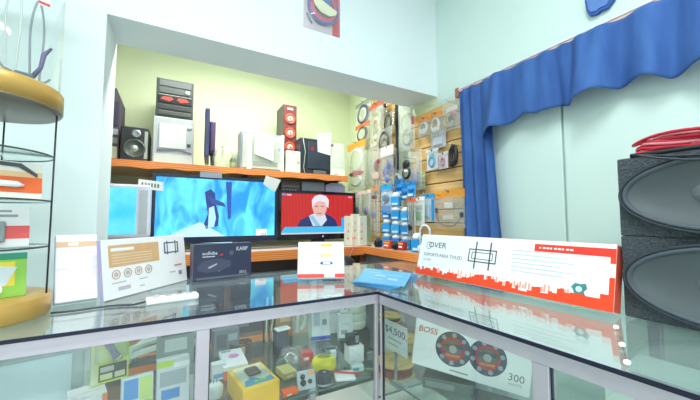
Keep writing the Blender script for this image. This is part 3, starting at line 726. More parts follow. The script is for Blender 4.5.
# white desktop case
x0, x1, h = sbox(241, 284, 2.36, 133); cx = (x0 + x1) / 2; x = (x1 - x0) / 2
r = empty('desktop_case', 'wide white desktop case with a paper sheet taped on its front', 'computer', (cx, 2.36, SZ))
MB().bev(-x, .012, .004, x, .14, h, .004, 2).build('case', mat((150, 156, 168), .45), r)
MB().bev(-x * .92, 0, .02, x * .92, .012, h - .02, .003, 2).build('front_panel', mat((192, 202, 190), .4), r)
MB().bev(-x * .72, -.01, 0, -x * .52, .012, h, .004, 2).build('white_upright', WHITE, r)
MB().bev(x * .86, -.01, 0, x * 1.0, .012, h, .004, 2).build('white_upright', WHITE, r)
MB().bev(-x * .45, -.004, h * .14, x * .7, 0, h * .26, .002).build('drive_slot', mat((146, 158, 150), .4), r)
pa_ = [(-x * .42, h * .42), (x * .48, h * .28), (x * .50, h * .93), (-x * .36, h * .99)]
MB().prism(pa_, -.013, -.0115).build('paper_sheet', mat((236, 242, 222), .7), r)
MB().lathe([(.008, -.003), (.008, .0)], 16, 'Y', (x * .78, 0, h * .62)).build('power_light', emit((170, 180, 255), 1.4), r)
# red tower speaker
x0, x1, h = sbox(283.5, 297, 2.52, 105); cx = (x0 + x1) / 2; x = (x1 - x0) / 2
r = empty('tower_speaker', 'tall red tower speaker with three round drivers on the upper shelf', 'loudspeaker', (cx, 2.52, SZ))
MB().bev(-x, .004, 0, x, .20, h, .004, 2).build('cabinet', mat((66, 62, 66), .4), r)
MB().bev(-x * .92, 0, .006, x * .92, .006, h - .006, .003, 2).build('front_baffle', mat((112, 46, 46), .4), r)
for k in range(3):
    zc = h * (.80 - .20 * k); d_ = MB().lathe([(x * .74, 0), (x * .78, -.008), (x * .64, -.012), (x * .52, -.006), (x * .36, -.004)], 28, 'Y', (0, 0, zc), cap=False).build('driver', mat((222, 84, 58), .35), r)
    MB().lathe([(x * .40, -.004), (x * .38, -.012), (x * .2, -.015), (0, -.016)], 24, 'Y', (0, 0, zc), cap=False).build('cone', mat((238, 226, 218), .35), d_)
    MB().lathe([(x * .15, -.0155), (x * .12, -.020), (0, -.021)], 16, 'Y', (0, 0, zc), cap=False).build('dust_cap', mat((150, 110, 110), .35), d_)
MB().box(-x * .4, -.003, h * .93, x * .4, 0, h * .955).build('name_mark', mat((220, 214, 210), .4), r)
# white carton in front of it
x0, x1, h = sbox(286, 300.5, 2.36, 151); x = x1 - x0
r = carton('small_white_carton', 'small white carton standing before the red tower speaker', (x0, 2.36, SZ), 0, 0, 0, x, h, .09, mat((226, 234, 216), .5))
flat('fold_line', mat((196, 204, 190), .5), r, x * .78, .01, x * .80, h - .01); disc('side_print', mat((180, 190, 176), .5), r, x * .86, h * .5, x * .1)
# black case with white sheet
x0, x1, h = sbox(300.5, 330.8, 2.37, 138); cx = (x0 + x1) / 2; x = (x1 - x0) / 2
r = empty('black_monitor', 'black box-shaped monitor with a white sheet taped on one corner', 'monitor', (cx, 2.37, SZ))
MB().bev(-x, .0, .004, x, .13, h * .97, .008, 2).build('shell', mat((44, 50, 62), .35), r)
MB().bev(-x * .55, -.006, h * .16, x * .9, 0, h * .9, .006, 2).build('screen', mat((58, 66, 78), .18), r)
disc('painted_red_glow', mat((150, 44, 50), .4), r, -x * .25, h * .70, .018, -.006)  # red glow on the dark face, painted as a flat disc
MB().prism([(x * .1, h * .63), (x * .98, h * .56), (x * .99, h * 1.20), (x * .06, h * 1.12)], -.009, -.007).build('white_sheet', mat((238, 244, 230), .7), r)
MB().bev(-x * .2, -.03, .0, x * .6, -.008, h * .12, .004).build('front_foot', mat((96, 104, 104), .4), r)
MB().tube([(-x * .85, -.004, h * .95), (-x * .7, -.006, h * .6), (-x * .8, -.005, h * .2), (-x * .74, -.01, .012)], .003, 6).build('loose_cord', mat((176, 184, 170), .5), r)
# white flat box at the right end
x0, x1, h = sbox(331.5, 345.5, 2.35, 143); x = x1 - x0
r = carton('flat_white_carton', 'flat white carton at the right end of the upper shelf', (x0, 2.355, SZ + .004), 0, R(4), 0, x, h, .03, mat((222, 230, 216), .5))
flat('dark_corner', mat((96, 104, 110), .5), r, .006, h * .88, x * .22, h * .95); flat('fold_line', mat((190, 198, 190), .5), r, .004, h * .25, x - .004, h * .26)
r = carton('tiny_white_carton', 'tiny white carton lying at the shelf edge before the black monitor', (at(333, 168, Y=2.315).x, 2.315, SZ), 0, 0, 0, .05, .026, .03, OFFW)
flat('print_line', GREY, r, .008, .010, .042, .014)
# boxes under the shelf
MB().box(at(281, 190, Y=2.36).x, 2.36, 1.452, at(347, 190, Y=2.36).x, 2.6, 1.46).build('ledge_board', mat((120, 104, 92), .6), us)
for xx in (.75, 1.2): MB().box(xx, 2.5, 1.46, xx + .006, 2.506, SZ - .03).build('ledge_hanger', STEEL, us)
x0, x1 = at(281.5, 180, Y=2.37).x, at(300.5, 180, Y=2.37).x
r = carton('vented_decoder', 'brown-black vented decoder under the upper shelf behind the smaller television', (x0, 2.37, 1.46), 0, 0, 0, x1 - x0, .085, .12, mat((74, 64, 66), .4), cat='decoder', seam=False)
for i in range(6): flat('vent_slot', mat((150, 140, 136), .4), r, .012 + i * .022, .048, .024 + i * .022, .056)
for i in range(5): flat('vent_slot', mat((206, 206, 206), .4), r, .012 + i * .024, .010, .026 + i * .024, .026)
x0, x1 = at(302, 180, Y=2.37).x, at(324.5, 180, Y=2.37).x
r = carton('grey_decoder', 'plain grey decoder box under the upper shelf', (x0, 2.37, 1.46), 0, 0, 0, x1 - x0, .095, .12, mat((128, 134, 142), .4), cat='decoder', seam=False)
flat('front_strip', mat((110, 116, 126), .4), r, .006, .012, x1 - x0 - .006, .02)
x0, x1 = at(326, 180, Y=2.37).x, at(345, 180, Y=2.37).x
r = carton('lavender_carton', 'lavender grey carton with slanted lid under the upper shelf', (x0, 2.37, 1.46), 0, 0, 0, x1 - x0, .08, .12, mat((166, 166, 192), .5))
MB().prism([(.004, .0802), (x1 - x0 - .004, .0802), (x1 - x0 - .02, .098), (.06, .10)], .01, .1).build('raised_lid', mat((176, 176, 202), .5), r)
# paper tags
def ptag(name, label, quad, Y, c=(240, 242, 236), marks=0):
    P = [at(q[0], q[1], Y=Y) for q in quad]; o0 = P[0]
    r = empty(name, label, 'paper tag', o0)
    MB().prism([(p.x - o0.x, p.z - o0.z) for p in P], 0, .002).build('paper', mat(c, .6), r)
    for i in range(marks):
        u = .12 + .76 * i / marks; a = P[0].lerp(P[1], u) .lerp(P[3].lerp(P[2], u), .3); d = P[0].lerp(P[3], .0)
        hh_ = (P[0].z - P[3].z) * .42
        MB().box(a.x - o0.x, -.0005, a.z - o0.z - hh_, a.x - o0.x + .010, 0, a.z - o0.z).build('pen_mark', mat((120, 124, 132), .6), r)
ptag('paper_tag', 'white paper tag with faint writing left of the large television', ((138.5, 179), (163.5, 182), (163, 191), (138, 188.5)), 2.185, (232, 232, 226), 6)
ptag('paper_tag', 'blank white tag tilted over the corner of the large television', ((266, 175.5), (281, 180), (275, 192), (263, 184)), 2.185, (222, 224, 220))
ptag('paper_tag', 'grey blank tag at the middle of the large television top', ((200, 171.5), (222, 173), (222, 178.5), (200, 177)), 2.185, (150, 160, 176))

# ================================================================== SLATWALL
def slat_panel(name, label, ya, yb, z0, z1):
    r = empty(name, label, 'slatwall', (XR - .012, (ya + yb) / 2, z0))
    MB().box(.002, -(ya - yb) / 2, 0, .0118, (ya - yb) / 2, z1 - z0).build('backing', GROOVE, r)
    n = round((z1 - z0) / .09); p = (z1 - z0) / n
    me = None
    for i in range(n):
        if me is None:
            o = MB().bev(-.012, -(ya - yb) / 2, .003, .002, (ya - yb) / 2, p - .004, .002, 1).build('slat_board', SLAT, r); me = o.data
        else:
            o = bpy.data.objects.new('slat_board', me); COL.objects.link(o); o.parent = r
        o.location = (0, 0, i * p)
    return r
pb_ = slat_panel('slatwall_panel', 'tall maple slatwall panel deep in the alcove behind cable packs', 2.42, 2.05, ZTAB + .003, 2.57)
pf_ = slat_panel('slatwall_panel', 'maple slatwall panel beside the blue curtain with hanging packs', 1.86, 1.372, ZTAB + .003, 2.03)
o = MB().bev(XR - .03, 2.02, 1.55, XR, 2.045, 2.58, .003, 2).build('trim_4', mat((48, 58, 84), .4)); struct(o)
o = MB().bev(XR - .02, 1.865, ZTAB + .003, XR, 2.018, 2.3, .003, 2).build('trim_5', mat((214, 226, 208), .6)); struct(o)

hook_bm = MB().tube([(.0, 0, 0), (-.20, 0, 0), (-.21, 0, .012)], .0024, 6)
hook_me = None
def hook(par, y, z, L=.2):
    global hook_me
    if hook_me is None:
        o = hook_bm.build('hook', STEEL, par); hook_me = o.data
    else:
        o = bpy.data.objects.new('hook', hook_me); COL.objects.link(o); o.parent = par
    pr = par.location; o.location = (-.012, y - pr.y, z - pr.z); o.scale = (L / .2, 1, 1)

def ovalpts(cx, cz, a, b_, n=28, y=0.0, wob=.0, t0=0.0):
    return [(cx + a * math.cos(2 * math.pi * k / n + t0), y + wob * math.sin(6 * math.pi * k / n), cz + b_ * math.sin(2 * math.pi * k / n + t0)) for k in range(n)]

def pack(name, label, x0, y0, x1, y1, X, header=None, hfrac=.2, bag=BAG, content=(), cat='package', group=None, card=None, tilt=0.0, hk=True):
    """a blister or bag hanging on a hook of the wall X = const, filling pixels x0..x1, y0..y1"""
    ym = (y0 + y1) / 2
    A, B = at(x0, ym, X=X), at(x1, ym, X=X); xm = (x0 + x1) / 2
    zt, zb_ = at(xm, y0, X=X).z, at(xm, y1, X=X).z
    w, h = A.y - B.y, zt - zb_
    r = empty(name, label, cat, (X, (A.y + B.y) / 2, zb_), group=group, rot=(0, tilt, R(-90)))
    hh_ = h * hfrac if header else 0.0
    if card:
        MB().bev(-w / 2 + .002, .006, .002, w / 2 - .002, .008, h - hh_, .0006, 1).build('card', mat(card, .5), r)
    # pillowed bag
    if bag is not None:
        nu, nv = 8, 10; T = min(.016, w * .16)
        def front(u, v, s):
            e = (1 - (2 * u - 1) ** 2) ** .5 * (1 - (2 * v - 1) ** 4) ** .5
            return ((u - .5) * w, .005 - s * T * e * (1 + .12 * math.sin(9 * u + 7 * v)), v * (h - hh_ * .6))
        MB().grid(lambda u, v: front(u, v, 1), nu, nv).grid(lambda u, v: front(1 - u, v, -.35), nu, nv).build('bag', bag, r)
    if header:
        MB().bev(-w / 2 - .001, .001, h - hh_, w / 2 + .001, .009, h, .001, 1).build('header_card', mat(header, .45), r)
        MB().lathe([(.006, -.0002), (.006, .0008)], 14, 'Y', (0, .0005, h - .010)).build('hang_hole', BLACK, r)
    for c in content:
        k = c[0]
        if k == 'coil':
            _, col, cx, cz, a, bb, rad = c
            b = MB()
            for q in range(3): b.tube(ovalpts(cx * w, cz * h, a * w * (1 - .07 * q), bb * h * (1 - .07 * q), y=.002 - .003 * q, wob=.001), rad * 1.35, 6, closed=True)
            b.build('cable_coil', mat(col, .4), r)
        elif k == 'rect':
            _, nm, col, u0, v0, u1, v1 = c
            MB().bev((u0 - .5) * w, -.006, v0 * h, (u1 - .5) * w, .003, v1 * h, .0015, 1).build(nm, mat(col, .4), r)
        elif k == 'cables':
            _, col, n = c
            for q in range(n):
                u = (-.36 + .72 * q / max(1, n - 1)) * w
                MB().tube([(u, 0, h * .82), (u + .004 * math.sin(q * 2), -.003, h * .55), (u * .8, 0, h * .3), (u * .9, 0, h * .08)], .0032, 6).build('cable', mat(col, .4), r)
        elif k == 'usb':
            _, col = c
            b = MB().tube([(-w * .40, 0, h * .42), (-w * .40, -.002, h * .3), (-w * .30, -.002, h * .12), (-w * .05, -.002, h * .04), (w * .2, -.002, h * .07), (w * .36, -.001, h * .24), (w * .42, 0, h * .32)], .0028, 7)
            b.build('cable', mat(col, .4), r)
            MB().bev(-w * .44, -.006, h * .40, -w * .36, .003, h * .54, .0015).build('plug', mat((86, 90, 104), .4), r)
            MB().bev(w * .37, -.006, h * .28, w * .46, .003, h * .40, .0015).build('plug', mat((70, 74, 88), .4), r)
        elif k == 'blob':
            _, nm, col, u, v, a, bb = c
            MB().lathe([(0, -.5), (.6, -.42), (.95, -.15), (1, .1), (.7, .42), (0, .5)], 18, 'Y', (0, 0, 0)).build(nm, mat(col, .4), r, Matrix.Translation(((u - .5) * w, 0, v * h)) @ Matrix.Diagonal((a * w, .022, bb * h, 1)))
    if hk:
        par = pb_ if A.y > 1.95 else pf_
        hook(par, (A.y + B.y) / 2, zt - .004, max(.03, XR - .012 - X + .012))
    return r
G = 'cable packs hanging on the slatwall'
# front panel
pack('cable_bag', 'white cable bag with orange header, left of the pair by the beam', 417.5, 117, 429, 137, 1.50, (246, 150, 50), .22, content=[('coil', (236, 236, 240), 0, .42, .34, .3, .003), ('rect', 'paper_label', (240, 240, 244), .2, .15, .7, .4)], group=G)
pack('cable_bag', 'white cable bag with orange header, right of the pair by the beam', 429.5, 112, 441, 136, 1.505, (246, 156, 60), .2, content=[('coil', (228, 230, 238), 0, .45, .34, .3, .003), ('rect', 'paper_label', (246, 246, 248), .25, .2, .8, .36)], group=G)
pack('clear_pouch', 'clear pouch with dark pink gadgets next to the curtain top', 441.5, 101, 459.5, 130, 1.50, None, content=[('blob', 'gadget', (110, 96, 106), .55, .4, .18, .14), ('blob', 'gadget', (220, 130, 150), .7, .55, .1, .1), ('coil', (200, 206, 204), -.1, .35, .26, .2, .0025), ('rect', 'paper_label', (226, 222, 216), .3, .62, .9, .78)], group=G)
pack('clear_pouch', 'small pale lavender pouch below the orange headed bags', 430, 131, 445.5, 148.5, 1.53, None, card=(212, 214, 230), content=[('rect', 'paper_label', (226, 228, 240), .2, .2, .8, .7)], group=G)
pack('phone_case_pack', 'white pack with a light blue phone cable on the slatwall', 426, 149, 437.5, 170, 1.50, (240, 244, 246), .14, bag=BAG2, card=(238, 242, 244), content=[('coil', (92, 176, 222), 0, .40, .26, .26, .004), ('rect', 'blue_plug', (110, 190, 230), .32, .55, .68, .78)], group=G)
pack('earphone_pack', 'white pack with pink earphones beside the light blue pack', 438, 152, 447.5, 169, 1.50, (244, 238, 242), .16, bag=BAG2, card=(242, 236, 240), content=[('coil', (226, 150, 180), 0, .42, .24, .24, .003), ('blob', 'ear_bud', (214, 110, 150), .5, .62, .12, .08)], group=G)
pack('headset', 'black coiled headset cable hanging beside the blue curtain', 448, 144, 458.5, 167.5, 1.51, None, bag=None, content=[('coil', (36, 38, 44), 0, .52, .34, .42, .006), ('blob', 'ear_pad', (28, 30, 34), .55, .84, .3, .14), ('blob', 'ear_pad', (32, 34, 40), .4, .16, .3, .14), ('coil', (44, 46, 50), .05, .45, .2, .3, .004)], cat='headset')
pack('usb_cable_bag', 'large clear bag with orange header and grey U-shaped cable', 434, 190, 464.5, 228, 1.48, (246, 166, 62), .22, content=[('usb', (96, 100, 116)), ('rect', 'paper_label', (240, 240, 236), .38, .52, .64, .68), ('rect', 'paper_label', (232, 234, 230), .32, .22, .66, .34)], group=G)
pack('green_tag_pack', 'small yellow-green pack under the grey pouch on the slatwall', 414.5, 172, 424.5, 190, 1.52, (206, 216, 150), .3, bag=BAG2, card=(196, 206, 160), content=[('rect', 'green_print', (130, 170, 110), .25, .2, .7, .5)], group=G)
# gap and back panel
pack('cable_bag', 'long clear bag with pale cable loops beside the dark trim strip', 398.5, 108, 414.5, 150, 1.50, None, content=[('coil', (214, 222, 214), 0, .62, .34, .26, .003), ('coil', (160, 172, 170), .06, .3, .28, .2, .003), ('rect', 'pink_print', (196, 90, 110), .84, .56, .97, .74)], group=G)
pack('charger', 'black and white wall charger hanging below the long clear bag', 400.5, 157, 412, 180, 1.46, None, bag=None, content=[('blob', 'charger_body', (30, 32, 40), .5, .68, .3, .2), ('rect', 'white_plug', (236, 238, 240), .34, .34, .7, .5), ('coil', (40, 42, 48), 0, .3, .32, .24, .004)], cat='charger')
pack('grey_pouch', 'grey-violet clear pouch right of the black charger', 408, 150, 421.5, 190, 1.48, None, content=[('blob', 'gadget', (140, 136, 170), .5, .3, .26, .2), ('coil', (190, 200, 196), 0, .62, .3, .22, .003)], group=G)
pack('cable_bag', 'topmost dark blue oval cable bag near the alcove corner', 355.5, 101, 371, 125, 1.46, (150, 166, 150), .16, content=[('coil', (60, 70, 104), 0, .45, .34, .38, .006), ('coil', (236, 240, 232), 0, .45, .2, .24, .004)], group=G)
pack('cable_bag', 'dark cable loop bag with small orange tag near the alcove corner', 355.5, 123.5, 369, 141.5, 1.45, (240, 120, 60), .22, content=[('coil', (66, 70, 82), 0, .42, .36, .38, .005)], group=G)
pack('cable_bag', 'long pale green bag with red clip under the beam', 369.5, 103, 383, 150, 1.43, (206, 96, 70), .09, content=[('coil', (206, 216, 180), 0, .40, .30, .3, .004), ('coil', (180, 194, 160), .05, .6, .3, .22, .003), ('blob', 'white_bead', (240, 244, 230), .45, .28, .12, .05)], group=G)
pack('round_pack', 'round pale disc pack tucked under the beam', 376, 104, 386.5, 118, 1.50, None, content=[('blob', 'disc', (196, 212, 196), .5, .5, .4, .4), ('blob', 'black_clip', (40, 44, 48), .85, .75, .14, .16)], group=G)
pack('cable_bag', 'black cable bundle bag in the middle of the back slatwall', 377.5, 128, 391.5, 160, 1.42, None, content=[('coil', (40, 46, 50), 0, .55, .36, .34, .006), ('coil', (60, 74, 70), .04, .4, .28, .26, .006), ('coil', (120, 140, 120), -.1, .3, .3, .2, .004)], group=G)
pack('cable_bag', 'white coil bag with orange header and red clamp left of the slatwall', 347.5, 142, 365, 190, 1.37, (246, 164, 54), .14, content=[('coil', (226, 230, 226), 0, .62, .34, .24, .004), ('blob', 'red_clamp', (178, 34, 62), .5, .34, .42, .06), ('coil', (206, 214, 210), 0, .2, .3, .12, .003)], group=G)
pack('cable_bag', 'grey cable strand bag behind the red clamp bag', 363, 144, 376.5, 184, 1.42, (204, 206, 190), .1, content=[('cables', (150, 158, 160), 4)], group=G)
pack('screw_bag', 'brown and red gadget bag between the grey cables and blue pack', 371, 150, 381, 182, 1.40, None, content=[('blob', 'gadget', (120, 66, 50), .55, .5, .26, .18), ('blob', 'gadget', (150, 40, 80), .75, .62, .16, .1), ('rect', 'paper_label', (226, 190, 180), .2, .1, .8, .3)], group=G)
pack('blue_plug_pack', 'pack of blue plugs with white and pink header', 380.5, 146, 393, 184, 1.40, (240, 226, 224), .26, content=[('blob', 'blue_plug', (96, 116, 176), .4, .32, .2, .16), ('blob', 'blue_plug', (84, 104, 166), .68, .44, .2, .16), ('blob', 'blue_plug', (110, 130, 190), .55, .14, .2, .1)], group=G)
pack('clear_pack', 'clear strip pack with dark plugs left of the blue card pack', 352.5, 192, 361.5, 216, 1.33, (232, 196, 200), .14, content=[('blob', 'plug', (80, 84, 130), .5, .22, .22, .16), ('cables', (206, 210, 206), 2)], group=G)
pack('clear_pack', 'clear strip pack with slate plugs beside the dark plug strip pack', 362, 190, 370.5, 216, 1.36, (236, 216, 206), .14, content=[('blob', 'plug', (104, 108, 150), .5, .2, .22, .16), ('cables', (200, 206, 200), 2)], group=G)
pack('clear_pack', 'clear strip pack with brown clip above the shelf black gadget', 369.5, 186, 379.5, 236, 1.37, (206, 160, 116), .1, content=[('blob', 'brown_clip', (110, 76, 64), .5, .78, .3, .05), ('blob', 'plug', (90, 110, 160), .45, .42, .26, .07), ('cables', (204, 210, 204), 3)], group=G)
pack('blue_card_pack', 'bright blue card pack hanging left of the blue bulb boxes', 380.5, 184, 391.5, 214, 1.36, (46, 166, 226), .24, bag=BAG2, card=(206, 226, 234), content=[('blob', 'gadget', (70, 120, 150), .5, .5, .3, .14), ('rect', 'blue_print', (36, 150, 222), .15, .04, .85, .28)], group=G)
pack('black_cable_pack', 'tall orange headed pack with black cables before the blue bulb boxes', 406.5, 198, 415, 240, 1.31, (236, 110, 66), .1, content=[('cables', (50, 56, 60), 4), ('blob', 'black_plug', (32, 34, 40), .5, .30, .34, .1)], group=G)
pack('white_green_pack', 'white pack with green print before the blue and white packs', 413.5, 197, 424, 226, 1.34, (236, 238, 230), .14, bag=BAG2, card=(236, 240, 232), content=[('rect', 'green_print', (120, 170, 120), .3, .2, .7, .5), ('rect', 'grey_print', (190, 196, 196), .2, .6, .8, .72)], group=G)
pack('blue_white_pack', 'pale blue pack with bright blue side beside the orange headed bag', 421.5, 194, 434, 222, 1.37, (40, 156, 222), .16, bag=BAG2, card=(206, 224, 238), content=[('rect', 'picture', (180, 206, 226), .2, .2, .7, .6), ('rect', 'blue_print', (46, 150, 214), .84, .05, .98, .8)], group=G)

pack('cable_bag', 'black cable loops bag lowest in the long clear bag column', 385.5, 150, 396.5, 178, 1.47, None, content=[('coil', (56, 62, 72), 0, .55, .36, .34, .005), ('blob', 'gadget', (70, 90, 150), .5, .2, .3, .14)], group=G)
pack('cable_bag', 'dark green cable bag under the round pale disc pack', 383, 112, 393.5, 134, 1.50, None, content=[('coil', (52, 64, 56), 0, .5, .36, .4, .005), ('coil', (96, 116, 96), .05, .45, .24, .3, .004)], group=G)
pack('clear_pack', 'clear pack with white cord and orange dot left of the blue plugs', 372, 176, 381, 196, 1.42, (240, 150, 80), .2, content=[('cables', (226, 228, 224), 3), ('blob', 'plug', (60, 64, 80), .5, .2, .26, .14)], group=G)
pack('white_cord_pack', 'white cord pack tucked behind the black cable pack', 392, 170, 402, 196, 1.47, None, content=[('coil', (232, 236, 236), 0, .5, .36, .36, .004), ('blob', 'gadget', (40, 110, 190), .5, .2, .3, .14)], group=G)
# ---------------- goods on the table below the slatwall
# wall rack of bulbs: a column of boxes standing on each other
XB = 1.40
zs = ZTAB + .003
def bulb_at(label, px, X, z, h, col):
    c = at(px, 230, X=X)
    r = empty('bulb_box', label, 'bulb box', (X - .01, c.y, z), R(-58), group='blue bulb boxes by the slatwall'); w = .031
    MB().bev(-w, -w, 0, w, w, h * .66, .003, 2).build('blue_sleeve', mat(col, .4), r)
    MB().lathe([(w * .8, h * .66), (w * 1.0, h * .72), (w * 1.0, h * .80), (w * .7, h * .95), (w * .4, h), (0, h)], 20).build('white_dome', mat((240, 246, 248), .35), r)
    flat('white_print', mat((196, 226, 244), .4), r, -w * .7, h * .08, w * .7, h * .22, -w)
names = ['standing on the table', 'second from the table', 'third from the table', 'topmost']
BC = [(34, 146, 220), (46, 158, 228), (28, 136, 212), (54, 166, 230)]
for k in range(4): bulb_at('blue bulb box with white dome, %s in the left column' % names[k], 388.5, XB, zs + .104 * k, .104, BC[k])
for k in range(4): bulb_at('blue bulb box with white dome, %s in the right column' % names[k], 397.5, XB - .01, zs + .098 * k, .098, BC[(k + 2) % 4])
for k in range(3): bulb_at('blue bulb box with white dome, %s in the short front column' % ['standing on the table', 'middle one', 'topmost'][k], 407.5, XB - .02, zs + .094 * k, .094, BC[(k + 1) % 4])
bulb_at('single blue bulb box with white dome nearest the long white carton', 418.5, 1.33, zs, .115, (36, 152, 224))
# cluster of blue cards higher up
for k, (px, py, lab) in enumerate(((399, 184, 'left blue card of the bunch above the bulb boxes'), (405, 188, 'middle blue card of the bunch above the bulb boxes'), (410.5, 186, 'right blue card of the bunch above the bulb boxes'))):
    pack('blue_card', lab, px - 4.5, py - 5, px + 4.5, py + 12, 1.44 - .02 * k, (30, 140, 216), .2, bag=None, card=[(44, 156, 226), (30, 140, 216), (60, 168, 232)][k], content=[('rect', 'white_print', (226, 238, 246), .25, .1, .75, .25), ('blob', 'blue_knob', (26, 128, 204), .5, .5, .36, .16)], group='blue cards on the slatwall')
# white tall cartons in front of the smaller television's right edge
for k, (pxa, pxb, y_, hp, lab) in enumerate(((346.5, 352.5, 2.16, 216, 'leftmost white slim carton beside the smaller television'), (353, 359.5, 2.12, 214, 'middle white slim carton beside the smaller television'), (360, 367, 2.09, 216, 'rightmost white slim carton beside the smaller television'))):
    A, B = at(pxa, 230, Y=y_), at(pxb, 230, Y=y_); h = at(pxa, hp, Y=y_).z - ZTAB - .002
    r = carton('slim_carton', lab, (A.x, y_, ZTAB + .002), 0, 0, 0, B.x - A.x, h, .04, mat((228, 226, 208), .45, var=.02))
    r['group'] = 'slim white cartons by the television'
    for q in range(3): flat('pink_print', mat((236, 150, 140), .45), r, .006 + .004 * q, h * (.2 + .24 * q), .022, h * (.28 + .24 * q))
# little gadgets on the table edge
def gad(name, label, px, X, w, d, h, col, cat, extra):
    c = at(px, 250, X=X); r = empty(name, label, cat, (X, c.y, ZTAB + .002), R(-70))
    MB().bev(-w / 2, 0, 0, w / 2, d, h, .004, 2).build('body', mat(col, .4), r)
    extra(r, w, d, h); return r
def lens(r, w, d, h):
    MB().lathe([(h * .36, 0), (h * .36, -.012), (h * .26, -.016), (0, -.014)], 20, 'Y', (0, 0, h * .5)).build('lens', GLOSSB, r)
    MB().bev(-w * .3, d * .2, h, w * .2, d * .7, h + .014, .003).build('top_knob', DKGREY, r)
gad('small_camera', 'small black camera gadget on the wooden table edge', 377, 1.29, .045, .035, .05, (40, 46, 58), 'gadget', lens)
def stripes(r, w, d, h):
    flat('white_print', WHITE, r, -w * .35, h * .3, w * .25, h * .5); flat('yellow_print', mat((240, 196, 80), .4), r, -w * .4, h * .68, w * .4, h * .84)
gad('red_carton', 'orange-red small carton on the table below the bulb boxes', 386.5, 1.285, .06, .05, .052, (222, 72, 44), 'box', stripes)
gad('black_adapter', 'black round adapter between the two red cartons', 394.5, 1.28, .034, .03, .04, (46, 52, 50), 'gadget', lens)
gad('red_carton', 'dark red small carton right of the black adapter on the table', 400.5, 1.285, .042, .05, .056, (196, 50, 50), 'box', stripes)
c = at(369, 250, X=1.285)
r = empty('wire_clip', 'small tan wire clip near the table corner', 'clip', (1.285, c.y, ZTAB + .002), R(-60))
MB().tube([(-.02, 0, .003), (-.012, 0, .022), (.008, 0, .026), (.02, 0, .003)], .003, 8).build('wire', mat((170, 140, 90), .4), r)
MB().bev(-.012, -.006, 0, .012, .006, .008, .002).build('foot', DKGREY, r)
# white headband loop behind the long carton
c = at(425, 240, X=1.30)
r = empty('white_headphones', 'white headphones standing behind the long white carton', 'headphones', (1.30, c.y, ZTAB + .002), R(-80))
zt = at(425, 225, X=1.30).z - ZTAB
MB().tube([(.036 * math.cos(R(a)), 0, zt - .04 + .036 * math.sin(R(a))) for a in range(180, -1, -15)], .006, 10).build('headband', mat((232, 236, 238), .35), r)
for s_ in (-1, 1):
    MB().lathe([(0, -.012), (.020, -.010), (.024, 0), (.020, .010), (0, .012)], 20, 'X', (s_ * .034, 0, .024)).build('ear_cup', mat((226, 230, 234), .35), r)
    MB().tube([(s_ * .036, 0, .03), (s_ * .036, 0, zt - .036)], .0055, 8).build('slider', mat((206, 212, 216), .35), r)

# dark equipment below the table corner, behind the counter
pbk = empty('desk_printer', 'black and grey printer standing behind the counter corner', 'printer', (.98, 1.80, 0), R(-30))
MB().bev(-.17, -.13, .02, .17, .13, .86, .01, 2).build('cabinet', mat((86, 88, 94), .5), pbk)
MB().bev(-.15, -.12, .86, .15, .12, .93, .014, 3).build('body', mat((110, 112, 112), .4), pbk)
MB().lathe([(.085, .93), (.085, .95), (.07, .99), (.04, 1.015), (0, 1.02)], 28, c=(-.03, .03, 0)).build('black_dome', mat((34, 36, 42), .35), pbk)
MB().bev(.03, -.09, .93, .075, -.08, .985, .002).build('tan_card', mat((226, 206, 170), .5), pbk)
MB().lathe([(.05, .93), (.055, .94), (.05, .965), (.02, .975), (0, .976)], 24, c=(.10, .02, 0)).build('black_lid', mat((44, 46, 50), .4), pbk)
MB().bev(-.12, -.121, .875, .12, -.118, .915, .001, 1).build('output_slot', BLACK, pbk)

# pink charging cord hanging from the smaller television
o = MB().tube([at(352, 236, Y=2.1), at(354, 246, Y=2.03), at(350, 256, Y=1.98), at(346, 262, Y=1.95)], .003, 8).build('pink_cord', mat((226, 110, 140), .4))
tag(o, 'thin pink cord hanging beside the slim white cartons', 'cord')

# ================================================================== CURTAIN, VALANCE, RAIL
BLUEC = ramp_mat('blue_cloth', (44, 82, 150), (72, 116, 184), 'NOISE', (14, 14, 3), rough=.85, p0=.25, p1=.75, bump=.15)
def cloth(name, fn, nu, nv, m, t=.0025):
    b = MB(); b.grid(fn, nu, nv)
    o = b.build(name, m); md = o.modifiers.new('thickness', 'SOLIDIFY'); md.thickness = t; md.offset = 0
    return o
def drape(u, v):
    z = 2.035 - v * 1.10; top = (1 - v)
    y = 1.350 - u * (.225 + .05 * v) - .02 * v
    x = 1.505 + .018 * math.sin(u * 22 + .6 * math.sin(3 * v)) * (.5 + .6 * v) + .010 * math.sin(u * 9 + 1.5 + v)
    return (x, y, z)
dr = cloth('drape', drape, 90, 30, BLUEC); dr['label'] = 'blue curtain drape hanging straight beside the slatwall'; dr['category'] = 'curtain'
prof = random.Random(5)
def valance(u, v):
    y = 1.17 - u * 1.85
    s = 1.20 - y
    scal = .300 - .05 * s + .012 * math.sin(s * 15.7 + .6) + .010 * math.sin(s * 7.1 + 2.0) + .008 * math.sin(s * 41)
    z = 2.030 - v * scal
    f = .013 + .040 * v ** 1.4
    x = 1.482 + f * (math.sin(s * 31 + .8 * math.sin(s * 9) + .5 * v) * .6 + .5 * math.sin(s * 15.7 + 2.2 + .4 * v)) - .012 * v + .008 * math.sin(s * 66 + 2 * math.sin(s * 13)) * (1 - .4 * v)
    return (x, y + .008 * v * math.sin(s * 40), z)
va = cloth('valance', valance, 420, 18, BLUEC); tag(va, 'blue gathered valance running along the top of the right wall', 'curtain')
rl = empty('curtain_rail', 'thin pale pink rail holding the blue valance', 'curtain rail', (1.53, .35, 2.04))
